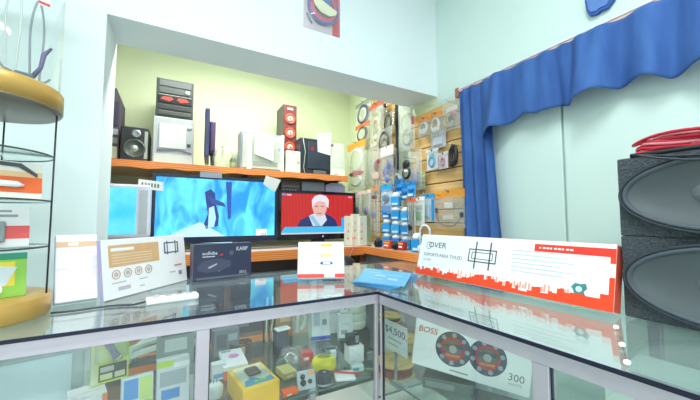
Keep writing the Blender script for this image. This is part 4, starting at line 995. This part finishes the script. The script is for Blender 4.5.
MB().bev(-.012, -1.05, 0, .012, 1.02, .014, .003, 2).build('rail', mat((226, 190, 180), .45), rl)
MB().bev(-.016, -1.05, .014, .006, 1.02, .022, .002, 1).build('white_strip', WHITE, rl)
for y in (-.8, 0, .98): MB().box(.012, y - .012, -.004, .05, y + .012, .014).build('bracket', WHITE, rl)
MB().bev(-.02, 1.005, -.03, .02, 1.03, .03, .003, 1).build('end_bracket', mat((170, 110, 90), .5), rl)
# white wire running to the beam
o = MB().tube([at(468, 90, X=1.55), at(452, 96, X=1.555), at(440, 101, X=1.56), Vector((1.565, 1.585, 2.06)), at(428, 107, X=1.57)], .0022, 7).build('white_wire', WHITE)
tag(o, 'thin white wire running from the curtain rail towards the beam', 'wire')
# blue pouch high on the right wall
c = at(603, 12, X=1.57)
r = empty('blue_pouch', 'blue cloth pouch hanging high on the right wall above the valance', 'pouch', (XR - .002, c.y + .0, c.z), R(-90))
pts = [(-.055, .03), (-.045, .006), (-.02, .0), (-.005, .006), (.02, .004), (.045, .03), (.058, .06), (.06, .16), (-.05, .16), (-.06, .08)]
MB().prism(pts, -.02, 0).build('body', mat((52, 92, 170), .6, bump=.2), r)
MB().prism([(x * .86, z * .9 + .012) for x, z in pts], -.024, -.02).build('front_panel', mat((96, 136, 204), .6, bump=.2), r)
MB().tube([(-.03, -.008, .16), (0, -.008, .21), (.03, -.008, .16)], .003, 8).build('loop', mat((40, 70, 140), .6), r)

# ================================================================== BLISTER ON THE BEAM
p0, p1 = at(303, 31, Y=YF0), at(339.5, 38, Y=YF0)
bw = p1.x - p0.x
r = empty('wire_blister', 'clear blister pack with red and blue wire coil hanging on the beam', 'package', ((p0.x + p1.x) / 2, YF0 - .004, p1.z))
hB = .33
MB().bev(-bw / 2, 0, 0, bw / 2, .003, hB, .001, 1).build('backing_card', mat((226, 214, 222), .5), r)
flat('red_print', mat((216, 70, 84), .45), r, bw * .28, .0, bw / 2, hB, 0)
cx, cz = -.0, .135
for k in range(5): MB().tube(ovalpts(cx, cz, .088 - .006 * k, .094 - .006 * k, 36, y=-.016 - .002 * k), .006, 8, closed=True).build('blue_wire' if k < 2 else 'red_wire', mat((84, 92, 170) if k < 2 else (212, 78, 110), .35), r)
MB().lathe([(.056, -.012), (.05, -.022), (.04, -.024), (.02, -.02), (0, -.02)], 32, 'Y', (cx, 0, cz + .03), cap=False).build('blue_spool', mat((46, 110, 190), .4), r)
MB().prism([(cx - .078, cz + .052), (cx + .078, cz - .012), (cx + .070, cz - .035), (cx + .03, cz - .052), (cx - .02, cz - .045), (cx - .06, cz - .01)], -.036, -.032).build('label_card', mat((240, 240, 206), .5), r)
MB().tube([(-bw * .42, -.006, .08), (-bw * .36, -.008, .05), (-bw * .28, -.006, .03)], .004, 8).build('loose_end', mat((70, 80, 130), .4), r)
def bl(u, v):
    e = (1 - (2 * u - 1) ** 6) * (1 - (2 * v - 1) ** 6)
    return ((u - .5) * bw * .98, -.001 - .042 * e, .004 + v * (hB - .01))
MB().grid(bl, 16, 20).build('blister_shell', BAG2, r)

# ================================================================== GOODS INSIDE THE COUNTER
def fl(x, y, z=SHZ): return Vector((x, y, z))
# yellow box with window
yq = [at(*q, Z=.765) for q in ((233, 369), (268, 359), (280, 379), (243, 391))]
az = math.atan2(yq[2].y - yq[3].y, yq[2].x - yq[3].x); wy = (yq[2] - yq[3]).length; dy = (yq[0] - yq[3]).length
r = empty('yellow_box', 'yellow box with clear picture window inside the glass counter', 'box', (yq[3].x, yq[3].y, SHZ + .001), az)
hy = .064
MB().bev(0, 0, 0, wy, dy, hy, .003, 2).build('body', mat((248, 196, 50), .4), r)
m_ = .012
MB().box(m_, m_, hy, wy - m_, dy - m_, hy + .0012).build('window', mat((196, 204, 186), .2), r)
MB().add([(m_, m_, hy + .0018), (wy - m_, m_, hy + .0018), (wy - m_, m_ + .03, hy + .0018), (wy * .62, m_ + .022, hy + .0018), (wy * .4, m_ + .05, hy + .0018), (m_ + .006, m_ + .03, hy + .0018), (m_, m_, hy + .0010), (wy - m_, m_, hy + .0010)], [(0, 1, 2, 3, 4, 5), (0, 6, 7, 1)]).build('blue_print', mat((70, 140, 176), .4), r)
MB().bev(wy * .36, dy * .42, hy + .001, wy * .72, dy * .76, hy + .010, .006, 3).build('device_picture', mat((96, 84, 76), .4), r)
for k in range(3): MB().lathe([(.006, hy + .0015), (.006, hy + .003), (0, hy + .003)], 14, c=(wy * (.44 + .11 * k), m_ + .016, 0)).build('green_dot', mat((130, 190, 60), .4), r)
MB().box(m_, dy - m_ - .018, hy + .001, wy - m_, dy - m_, hy + .0022).build('pale_print', mat((232, 224, 190), .4), r)
# white box with pink print and orange side
wq = [at(*q, Z=.745) for q in ((218, 352), (241, 347), (248, 363), (224, 368))]
az = math.atan2(wq[2].y - wq[3].y, wq[2].x - wq[3].x); ww = (wq[2] - wq[3]).length; dw = (wq[0] - wq[3]).length
r = empty('heart_box', 'white and orange box with pink print on its lid beside the yellow box', 'box', (wq[3].x, wq[3].y, SHZ + .001), az)
MB().bev(0, 0, 0, ww, dw, .030, .002, 2).build('base', mat((240, 120, 84), .45), r)
MB().bev(-.001, -.001, .030, ww + .001, dw + .001, .045, .002, 2).build('lid', mat((238, 236, 244), .45), r)
MB().lathe([(.02, .0452), (.02, .0462), (0, .0462)], 6, c=(ww * .55, dw * .55, 0), smooth=False).build('pink_print', mat((226, 130, 190), .4), r)
MB().box(.006, dw * .86, .0452, ww * .5, dw * .94, .046).build('grey_print', mat((150, 150, 170), .4), r)

def box_at(name, label, px, py, Y, w, h, d, m, az=0.0, lean=0.0, z=SHZ, prints=(), cat='box', dz=.001):
    c = at(px, py, Y=Y)
    r = carton(name, label, (c.x, Y, z + dz + d * math.sin(lean)), az, lean, 0, w, h, d, m, cat=cat, seam=h > .03)
    for n_, col, u0, v0, u1, v1 in prints: flat(n_, mat(col, .4), r, u0 * w, v0 * h, u1 * w, v1 * h)
    return r
# phone cartons
box_at('phone_carton', 'white phone carton with blue base band inside the counter', 310, 345, 1.36, .094, .150, .03, mat((238, 240, 246), .4), R(-12), R(10), prints=[('blue_band', (50, 74, 190), 0, .02, 1, .13), ('phone_picture', (190, 200, 214), .2, .42, .5, .82), ('code_patch', (150, 158, 172), .62, .44, .84, .6), ('title_bar', (206, 212, 222), .2, .88, .7, .92)])
box_at('phone_carton', 'tall white carton behind the blue-banded phone carton', 322, 340, 1.42, .112, .175, .035, mat((232, 236, 240), .4), R(-8), R(6), prints=[('grey_print', (198, 204, 212), .3, .5, .8, .56), ('grey_print', (206, 210, 218), .3, .62, .7, .66)])
r = box_at('charger_carton', 'slim white carton with small grey print right of the phone cartons', 339, 350, 1.31, .066, .115, .04, mat((226, 230, 236), .4), R(-14), R(4), prints=[('grey_print', (150, 156, 170), .15, .24, .6, .40), ('dark_base', (60, 66, 84), 0, 0, .5, .1), ('grey_print', (200, 204, 212), .2, .6, .8, .66)])
c = at(344, 319, Y=1.33)
r = empty('charger_cube', 'tiny white charger cube standing on the slim white carton', 'charger', (c.x, 1.335, SHZ + .1195), R(-14))
MB().bev(-.019, -.014, 0, .019, .014, .036, .006, 3).build('body', WHITE, r); MB().lathe([(.004, -.0145), (.004, -.014)], 12, 'Y', (.004, 0, .02)).build('port', GREY, r)
# action camera on white box
c = at(349.5, 363, Y=1.09)
r = box_at('white_carton_small', 'small plain white carton under the black camera', 349.5, 363, 1.09, .062, .062, .05, mat((236, 238, 240), .4), R(-4), prints=[('grey_print', (206, 210, 216), .1, .1, .4, .16)])
rb = r.location
cm = empty('action_camera', 'black action camera standing on the small white carton', 'camera', (rb.x + .026, 1.115, SHZ + .0635), R(-6))
MB().bev(-.027, -.014, 0, .027, .014, .043, .006, 3).build('body', mat((30, 32, 38), .35), cm)
MB().lathe([(.013, -.014), (.013, -.022), (.009, -.024), (0, -.021)], 20, 'Y', (-.010, 0, .024)).build('lens', GLOSSB, cm)
MB().bev(.008, -.0165, .008, .022, -.0135, .036, .002).build('grey_panel', mat((150, 156, 168), .4), cm)
# yellow round speaker
c = at(324, 372, Y=1.10)
r = empty('round_speaker', 'bright yellow round portable speaker inside the glass counter', 'loudspeaker', (c.x, 1.10, SHZ + .001), R(-15))
MB().lathe([(.036, 0), (.043, .006), (.046, .018), (.044, .034), (.036, .042), (.020, .045), (0, .0455)], 36).build('body', mat((238, 226, 28), .4), r)
MB().lathe([(.019, .0452), (.018, .0475), (.0, .048)], 24, c=(0, .004, 0), sx=1.3, sy=.9).build('top_button', mat((150, 146, 60), .4), r)
MB().lathe([(.0405, .004), (.0445, .006), (.0455, .008), (.0446, .009)], 36, cap=False).build('base_ring', mat((206, 190, 40), .5), r)
# black bottle-like speakers
for (px, py, Y, col, lab, hh_) in ((324, 398, 1.0, (48, 54, 66), 'black cylindrical speaker below the yellow round speaker', .034), ):
    c = at(px, py, Y=Y)
    r = empty('mini_speaker', lab, 'loudspeaker', (c.x, Y, SHZ + .001), R(-10))
    MB().lathe([(.024, 0), (.027, .004), (.027, hh_), (.022, hh_ + .006), (0, hh_ + .007)], 28).build('body', mat(col, .5), r)
    MB().lathe([(.0272, .006), (.0276, .007), (.0276, .012), (.0272, .013)], 28, cap=False).build('trim_ring', STEEL, r)
    MB().lathe([(.006, hh_ + .006), (.006, hh_ + .010), (0, hh_ + .010)], 14).build('button', GREY, r)
# grey blister with black earphones
r = box_at('earphone_blister', 'grey blister card with black plugs under the red carton', 298, 400, .995, .06, .055, .012, mat((178, 188, 196), .35), R(-4), R(20), cat='package')
for u, v, a in ((.3, .7, .008), (.3, .38, .009), (.68, .40, .007)):
    MB().lathe([(a, 0), (a, -.006), (a * .5, -.010), (0, -.010)], 16, 'Y', (u * .06, 0, v * .055)).build('plug', BLACK, r)
flat('orange_print', mat((226, 150, 60), .4), r, .036, .040, .054, .052)
# orange pack low
box_at('orange_pack', 'orange pack lying at the front of the counter shelf', 284, 401, .985, .05, .014, .03, mat((248, 110, 50), .4), R(6), prints=[('white_print', (246, 230, 220), .2, .3, .5, .6)], cat='package')
# red small carton + clear bag
box_at('red_carton', 'small red carton beside the clear bag inside the counter', 302, 362, 1.18, .045, .038, .04, mat((212, 50, 58), .4), R(-6), prints=[('white_print', (240, 226, 226), .15, .3, .6, .6)])
c = at(293, 356, Y=1.20)
r = empty('clear_bag', 'crumpled clear bag with silver gadget inside the counter', 'bag', (c.x, 1.20, SHZ + .001))
def cb(u, v):
    a = 2 * math.pi * u; q = (.050 + .008 * math.sin(5 * a + 3 * v) + .005 * math.sin(11 * a)) * math.cos(v * 1.45) ** .7
    return (q * 1.15 * math.cos(a), q * .8 * math.sin(a), .002 + .062 * math.sin(v * 1.45))
MB().grid(cb, 36, 10).build('bag_skin', BAG2, r)
MB().lathe([(.016, .004), (.018, .01), (.018, .022), (.010, .028), (0, .028)], 20, c=(.012, 0, 0)).build('silver_gadget', STEEL, r)
MB().tube([(-.02, 0, .01), (-.03, .01, .025), (-.01, .01, .04), (.01, 0, .03)], .003, 7).build('white_cord', WHITE, r)
# black tower with white top
box_at('black_tower_carton', 'slim black carton with a white top inside the counter', 276.5, 358, 1.30, .055, .092, .035, mat((66, 72, 92), .4), R(10))
c = at(277, 345, Y=1.30)
r = empty('white_phone', 'white phone lying on the slim black carton', 'phone', (c.x + .028, 1.322, SHZ + .0935), R(10))
MB().bev(-.03, -.02, 0, .03, .02, .008, .003, 3).build('body', WHITE, r); MB().box(-.022, -.015, .008, .022, .015, .0085).build('screen', mat((206, 214, 222), .15), r)
# tall clear pack with white cable
r = pose('cable_blister', 'tall smoky clear pack with a white folded cable inside the counter', 'package', (at(292, 345, Y=1.34).x, 1.34, SHZ + .002), R(-10), R(8))
MB().bev(0, 0, 0, .088, .02, .17, .006, 2).build('shell', glass((.88, .93, .90), .05, .18, .05, 'smoky_blister', (.6, .68, .64)), r)
MB().tube([(.022, .01, .06), (.03, .01, .13), (.045, .01, .145), (.062, .01, .12), (.055, .01, .09), (.04, .01, .07)], .008, 8).build('white_cable', mat((232, 236, 226), .4), r)
# zebra cord pack hanging behind
r = pose('striped_cord', 'bundle of striped black and white cord behind the heart printed box', 'cord', (at(262, 335, Y=1.45).x, 1.45, SHZ + .001), R(4))
for k in range(4):
    MB().tube([(.008 + .014 * k, .004 * math.sin(k), .0 + .004), (.010 + .012 * k, .008, .06), (.004 + .016 * k, 0, .12), (.012 + .012 * k, .004, .20)], .004, 8).build('cord_strand', mat((226, 222, 196) if k % 2 else (52, 56, 56), .5), r)
# white trays low front, pen
box_at('white_leaflet_box', 'small white and red carton at the post of the counter', 207, 399, .99, .05, .020, .035, mat((238, 238, 242), .4), R(8), prints=[('red_mark', (222, 60, 80), .55, .3, .85, .7)])
c = at(346, 398, Y=1.0)
r = empty('white_pouch', 'white paper pouch with a red pen on it', 'pouch', (c.x, 1.01, SHZ + .001), R(-20))
MB().bev(-.035, -.03, 0, .035, .03, .012, .005, 3).build('pouch_body', mat((226, 226, 228), .6), r)
MB().tube([(-.05, .02, .016), (.06, -.015, .016)], .003, 8).build('red_pen', RED, r)
r = empty('stylus_pen', 'thin green pen lying right of the white pouch', 'pen', (at(362, 392, Y=1.03).x, 1.03, SHZ + .001), R(-35))
MB().tube([(-.06, 0, .004), (.05, 0, .004), (.062, 0, .004)], [.0035, .0035, .001], 8).build('barrel', mat((120, 150, 90), .4), r)
MB().tube([(-.066, 0, .004), (-.06, 0, .004)], .004, 8).build('cap', BLACK, r)
# white objects behind post in right part of left bay
c = at(216, 385, Y=1.08)
r = empty('white_adapter', 'white round adapter beside the left counter post', 'adapter', (c.x, 1.10, SHZ + .001))
MB().lathe([(.02, 0), (.024, .006), (.024, .03), (.016, .04), (0, .042)], 24).build('body', mat((226, 232, 236), .4), r); MB().box(-.006, -.002, .042, -.003, .002, .052).box(.003, -.002, .042, .006, .002, .052).build('prongs', STEEL, r)
box_at('grey_radio', 'grey plastic radio at the back of the shelf beside the counter post', 213, 370, 1.40, .10, .10, .05, mat((128, 134, 146), .45), R(5), prints=[('speaker_grille', (100, 106, 118), .1, .3, .5, .85), ('dial_window', (170, 180, 190), .56, .55, .92, .82)], cat='radio')
# heap of dark cables and small goods around the back of the shelf
def coil_heap(name, label, px, py, Y, rad, col, n=5, cat='cable'):
    c = at(px, py, Y=Y); r = empty(name, label, cat, (c.x, Y, SHZ + .001)); q = random.Random(int(px))
    for k in range(n):
        ph = q.uniform(0, 6); rx = rad * q.uniform(.8, 1.05)
        MB().tube([(rx * math.cos(2 * math.pi * t / 30) + q.uniform(-.001, .001), rx * .8 * math.sin(2 * math.pi * t / 30), .005 + .007 * k + .003 * math.sin(4 * math.pi * t / 30 + ph)) for t in range(30)], .0042, 7, closed=True).build('cable_loop', mat(col, .45), r)
    MB().bev(-.012, -rad * .9 - .006, 0, .012, -rad * .9 + .012, .03, .003).build('cable_tie', mat(tuple(min(255, v + 90) for v in col), .5), r)
coil_heap('cable_heap', 'brown coiled cable at the back of the counter shelf', 240, 350, 1.42, .048, (96, 72, 58))
coil_heap('cable_heap', 'black coiled cable between the camera carton and the corner post', 366, 380, 1.12, .036, (44, 48, 52), 4)
coil_heap('cable_heap', 'grey coiled cable behind the yellow round speaker', 330, 362, 1.20, .034, (120, 128, 132), 4)
box_at('olive_carton', 'flat olive carton behind the yellow box on the counter shelf', 284, 372, 1.09, .05, .022, .07, mat((196, 186, 120), .45), R(8), prints=[('pale_print', (226, 222, 190), .2, .3, .7, .6)])
box_at('white_tube_carton', 'small white carton right beside the left counter post', 212, 378, 1.20, .045, .055, .03, mat((230, 236, 240), .4), R(5), prints=[('blue_print', (120, 170, 220), .1, .15, .9, .4)])
box_at('teal_pack', 'little teal and white pack in front of the black coiled cable', 352, 394, 1.03, .045, .02, .03, mat((190, 214, 214), .4), R(-15), prints=[('teal_print', (60, 140, 150), .1, .2, .6, .7)], cat='package')
# ---- left bay
r = pose('torch_pack', 'lime green flashlight package leaning inside the left counter bay', 'package', (at(90, 389, Y=1.10).x, 1.10, SHZ + .105), R(14), R(6))
A, B = at(90, 360, Y=1.10), at(128, 360, Y=1.10); w = B.x - A.x; h = at(110, 334, Y=1.10).z - (SHZ + .105)
MB().bev(0, 0, 0, w, .006, h, .001, 1).build('card', mat((206, 220, 60), .45), r)
flat('pale_margin', mat((206, 214, 170), .45), r, 0, 0, w * .18, h)
flat('green_print', mat((160, 190, 40), .45), r, w * .55, h * .45, w, h * .95)
flat('black_panel', mat((66, 70, 66), .45), r, w * .2, h * .04, w * .95, h * .36)
flat('pale_panel', mat((216, 214, 160), .45), r, w * .24, h * .07, w * .56, h * .18, -.0006); flat('pale_panel', mat((206, 206, 176), .45), r, w * .62, h * .07, w * .9, h * .18, -.0006); flat('pale_panel', mat((190, 196, 190), .45), r, w * .24, h * .22, w * .6, h * .32, -.0006)
MB().tube([(w * .36, -.010, h * .86), (w * .50, -.010, h * .68), (w * .58, -.010, h * .58), (w * .66, -.010, h * .48)], [.010, .0085, .0085, .011], 14).build('torch', mat((62, 56, 110), .3), r)
MB().tube([(w * .66, -.010, h * .48), (w * .69, -.010, h * .44)], [.012, .012], 14).build('torch_head', STEEL, r)
MB().bev(.006, -.022, h * .4, w - .006, -.0006, h * .94, .01, 2).build('blister', BAG2, r)
box_at('support_carton', 'white carton with orange side supporting the lime green package', 68, 399, 1.04, .078, .10, .08, mat((236, 232, 236), .4), R(14), prints=[('orange_print', (230, 140, 90), .86, 0, 1, 1), ('grey_print', (206, 206, 212), .2, .7, .6, .76)])
box_at('blue_green_pack', 'blue and green picture pack in the left counter bay', 121, 400, 1.06, .075, .115, .02, mat((196, 216, 226), .35), R(10), R(8), prints=[('blue_picture', (86, 146, 214), .08, .5, .52, .95), ('green_picture', (196, 216, 120), .56, .45, .96, .95), ('lime_band', (206, 220, 70), 0, .28, 1, .42), ('green_band', (110, 170, 70), 0, .08, 1, .18)], cat='package')
box_at('silver_green_pack', 'silver pack with lime corner and blue patch next to the counter post', 156, 400, 1.09, .086, .135, .03, mat((206, 212, 218), .3), R(6), R(6), prints=[('lime_corner', (190, 220, 60), .02, .84, .5, .97), ('grey_picture', (160, 170, 178), .1, .45, .9, .75), ('blue_patch', (70, 140, 206), .15, .18, .7, .38), ('white_band', (236, 238, 240), .5, .8, 1, .9)], cat='package')
box_at('grey_blister', 'grey smoky blister pack behind the silver and lime pack', 156, 375, 1.28, .115, .165, .03, mat((140, 152, 156), .3), R(4), R(5), prints=[('pale_print', (196, 204, 204), .2, .55, .8, .8), ('dark_print', (100, 110, 116), .1, .86, .9, .95)], cat='package')
# white cable bundle
p = at(150, 345, Y=1.36)
r = empty('white_cable_bundle', 'thick bundle of white cable at the back of the left bay', 'cable', (p.x, 1.40, SHZ + .001), R(6))
rr = random.Random(4)
for k in range(8):
    z_ = .085 + .006 * k + rr.uniform(-.004, .004); o_ = rr.uniform(-.012, .012)
    MB().tube([(-.055 + o_, .01 * math.sin(k), .045), (-.05 + o_, -.01, z_ - .02), (-.02, -.014 + o_, z_ - .008), (.05, -.010 + o_, z_), (.12, o_, z_ + .004), (.17, .01 + o_, z_ - .03)], .0065, 8).build('cable_strand', mat((216, 226, 218), .45), r)
MB().bev(-.08, -.03, 0, .18, .04, .04, .006, 2).build('tray', mat((74, 72, 80), .5), r)
MB().box(-.07, -.032, .008, .02, -.0302, .034).build('orange_label', mat((226, 120, 50), .5), r)
# clear acrylic riser far left
r = empty('acrylic_riser', 'pale clear acrylic riser at the far left of the counter', 'riser', (at(40, 380, Y=1.12).x - .06, 1.12, SHZ + .001), R(8))
MB().box(-.14, 0, 0, .14, .004, .20).box(-.14, .004, .196, .14, .16, .20).box(-.14, .156, 0, .14, .16, .196).build('panel', glass((.93, .97, .98), .06, .22, .03, 'acrylic', (.75, .86, .9)), r)
MB().box(-.13, -.003, .01, .12, -.0005, .19).build('pale_sheet', mat((196, 214, 222), .35), r)
MB().prism([(.0, .02), (.05, .03), (.07, .05), (.02, .055)], -.004, -.003).build('white_print', mat((222, 234, 236), .35), r)

# ---- right counter: reels, price sign, long speaker carton
def reel(name, label, x, y, z, rad, h, col, rim=(222, 190, 126), cat='cable reel'):
    r = empty(name, label, cat, (x, y, z))
    MB().lathe([(rad, 0), (rad, .006), (rad * .62, .0062), (rad * .62, h - .006)], 36).build('lower_flange', mat(rim, .55), r)
    MB().lathe([(rad, h - .006), (rad, h), (rad * .18, h), (rad * .16, h - .01), (0, h - .01)], 36).build('upper_flange', mat(rim, .55), r)
    b = MB()
    for k in range(max(2, int((h - .014) / .006))):
        b.tube([(rad * .82 * math.cos(2 * math.pi * q / 28), rad * .82 * math.sin(2 * math.pi * q / 28), .010 + .006 * k) for q in range(28)], .0034, 6, closed=True)
    b.build('wound_cable', mat(col, .4), r)
    return r
c = Vector((.80, 1.075, .62)); reel('cable_reel', 'tan wooden reel with red cable below the price sign', c.x + .012, c.y + .008, .621, .078, .055, (150, 60, 50))
reel('cable_reel', 'tan reel wound with pale cable standing under the red reel edge', c.x + .235, c.y + .20, .621, .07, .045, (206, 196, 160))
c = Vector((.875, 1.21, 0))
bx = empty('stand_box', 'grey carton carrying the small tan reel behind the price sign', 'box', (c.x + .04, c.y + .05, 0.621), R(-20))
MB().bev(-.06, -.05, 0, .06, .05, .148, .002, 2).build('body', mat((150, 150, 140), .5), bx); MB().box(-.05, -.0508, .02, .03, -.05, .06).build('white_print', OFFW, bx)
reel('cable_reel', 'small tan reel standing behind the top of the price sign', c.x + .04, c.y + .05, 0.7705, .055, .03, (90, 76, 60))
# stack of white discs
c = Vector((.745, 1.30, 0))
r = empty('ring_carton', 'dark carton under the white cable rings at the counter corner', 'box', (c.x + .03, c.y + .06, .621), R(-15))
MB().bev(-.06, -.06, 0, .06, .06, .114, .003, 2).build('body', mat((70, 74, 70), .5), r); MB().box(-.05, -.0606, .03, .02, -.06, .08).build('brown_print', mat((130, 96, 70), .5), r)
for k in range(3):
    o = MB().lathe([(.012, 0), (.052, 0), (.055, .008), (.055, .028), (.052, .037), (.012, .037), (.012, 0)], 36, cap=False).build('white_cable_ring', mat((226, 230, 214), .45), empty('white_ring', 'white cable ring, %s in the stack at the counter corner' % ['lowest', 'middle one', 'topmost'][k], 'cable ring', (c.x + .03 + .003 * (k % 2), c.y + .06, 0.7355 + .0375 * k), group='white cable rings'))
    MB().box(.04, -.006, .004, .0556, .006, .014).build('tape_tab', mat((176, 190, 170), .5), o)
# price sign
A, B = at(383.5, 338, X=.75), at(407, 338, X=.75); z1_, z0_ = at(395, 323, X=.75).z, at(395, 352, X=.75).z
r = empty('price_sign', 'white handwritten price sign standing behind the counter glass', 'sign', (.75, A.y, 0.621), R(-90))
w = A.y - B.y; zb_ = z0_ - .621; zt_ = z1_ - .621
MB().bev(0, 0, zb_, w, .003, zt_, .001, 1).build('board', mat((226, 234, 236), .45), r)
MB().box(w * .45, .003, 0, w * .55, .006, zt_ * .9).build('support', GREY, r); MB().box(w * .3, -.005, 0, w * .7, .03, .004).build('foot', GREY, r)
hs = zt_ - zb_
text('lettering', '$4,500.', hs * .34, mat((84, 90, 110), .5), r, w * .08, zb_ + hs * .58, sx=1.25)
for v, u in ((.38, .7), (.2, .5)): flat('writing_line', mat((150, 156, 166), .5), r, w * .22, zb_ + hs * v, w * (.22 + u * .8), zb_ + hs * (v + .035))
# BOSS carton
bs = carton('speaker_carton', 'white car speaker carton with two round red speakers printed on it', (.705, .853, .7755), R(-52), R(1), R(-7), .345, .150, .09, mat((246, 248, 248), .35, var=.008), side=mat((214, 216, 220), .4))
w, h = .345, .150
text('lettering', 'BOSS', .027, mat((206, 44, 52), .4), bs, .010, .111, sx=1.0, shear=.15)
for k, (cx, cz) in enumerate(((.124, .080), (.225, .082))):
    n_ = 32; rad = .054
    disc('speaker_picture', mat((66, 74, 92), .35), bs, cx, cz, rad, n=40)
    for q in range(8):
        a = 2 * math.pi * q / 8 + .3 * k
        disc('chrome_spot', mat((150, 160, 176), .35), bs, cx + .043 * math.cos(a), cz + .043 * math.sin(a), .007, -.0006)
    ringp('red_ring', mat((196, 50, 52), .4), bs, cx, cz, .036, .007, -.0006)
    disc('cone_picture', mat((104, 100, 106), .35), bs, cx, cz, .027, -.0006)
    MB().prism([(cx - .032, cz + .012), (cx + .03, cz + .018), (cx + .034, cz + .006), (cx - .03, cz - .002)], -.0018, -.0006).build('cross_bar', mat((70, 76, 86), .3), bs)
    MB().prism([(cx - .022, cz - .018), (cx + .024, cz - .014), (cx + .020, cz - .024), (cx - .018, cz - .026)], -.0018, -.0006).build('orange_glow', mat((220, 120, 60), .4), bs)
    disc('dome_picture', mat((170, 176, 170), .25), bs, cx, cz, .012, -.0018)
text('lettering', '300', .030, mat((120, 126, 132), .4), bs, .284, .036)
text('lettering', 'WATTS', .011, mat((160, 166, 170), .4), bs, .286, .022)
flat('small_line', mat((150, 156, 160), .4), bs, .12, .012, .175, .016)
# dark carton propping it up
r = empty('prop_carton', 'dark grey carton propping up the white speaker carton', 'box', (.79, .80, SHZ + .001), R(-52))
MB().bev(-.06, -.03, 0, .10, .05, .034, .003, 2).build('body', mat((92, 100, 100), .5), r); MB().box(-.05, -.0308, .008, .04, -.03, .026).build('grey_print', mat((130, 140, 138), .5), r)
r = empty('car_stereo', 'dark car stereo unit at the bottom edge before the speaker carton', 'stereo', (.83, .60, SHZ + .001), R(-62))
MB().bev(-.09, -.05, 0, .09, .06, .026, .003, 2).build('body', mat((70, 76, 80), .4), r)
MB().bev(-.088, -.056, .003, .088, -.05, .024, .002, 2).build('face_plate', GLOSSB, r); MB().lathe([(.009, -.064), (.009, -.056)], 18, 'Y', (-.06, 0, .0135)).build('knob', STEEL, r)
# white boards inside the last bay
for k, (yy, lab, col) in enumerate(((.345, 'tall pale carton nearest the post in the right counter bay', (222, 236, 230)), (.095, 'tall pale carton farther right in the right counter bay', (214, 230, 224)))):
    r = carton('pale_tall_carton', lab, (.80, yy, SHZ + .001), R(-87.4), 0, 0, .235, .225, .2, mat(col, .45))
    flat('fold_line', mat((180, 198, 192), .5), r, .05, .0, .0515, .225); flat('print_line', mat((190, 206, 200), .5), r, .01, .11, .225, .1115)
# three bright spots built as glowing beads on a wire, a guessed source
r = empty('bright_spots', 'short row of three glowing white beads under the glass top', 'light strip', (0, 0, 0))
P = [at(616, 327, Z=.975), at(622, 344.5, Z=.975), at(627, 362, Z=.975)]
r.location = P[1]
MB().tube([p - P[1] for p in (P[0], P[1], P[2])], .0012, 6).build('wire', mat((206, 120, 120), .4), r)
for p in P: MB().lathe([(0, -.005), (.0045, -.003), (.006, .0), (.0045, .003), (0, .005)], 14, c=p - P[1]).build('glow_bead', emit((245, 250, 255), 6.0), r)
MB().tube([P[1] - P[1] + Vector((0, 0, .004)), Vector((0, 0, .0165))], .001, 6).build('hanger', STEEL, r)

# goods on the lower shelf of the table seen through the counter
rr = random.Random(9)
LOW = [('black carton', (58, 58, 66)), ('brown carton', (150, 104, 70)), ('grey carton', (124, 128, 138)), ('slate carton', (84, 92, 104)), ('tan carton', (190, 160, 120)), ('charcoal carton', (66, 70, 72))]
for k, (nm, col) in enumerate(LOW):
    x = -.55 + .29 * k
    r = carton('storage_carton', '%s on the low shelf under the alcove table' % nm, (x, 2.12 + rr.uniform(0, .05), .526), R(rr.uniform(-8, 8)), 0, 0, .2 + rr.uniform(0, .05), .16 + rr.uniform(0, .12), .2, mat(col, .5))
    flat('print_patch', mat(tuple(min(255, v + 50) for v in col), .5), r, .03, .04, .12, .09)
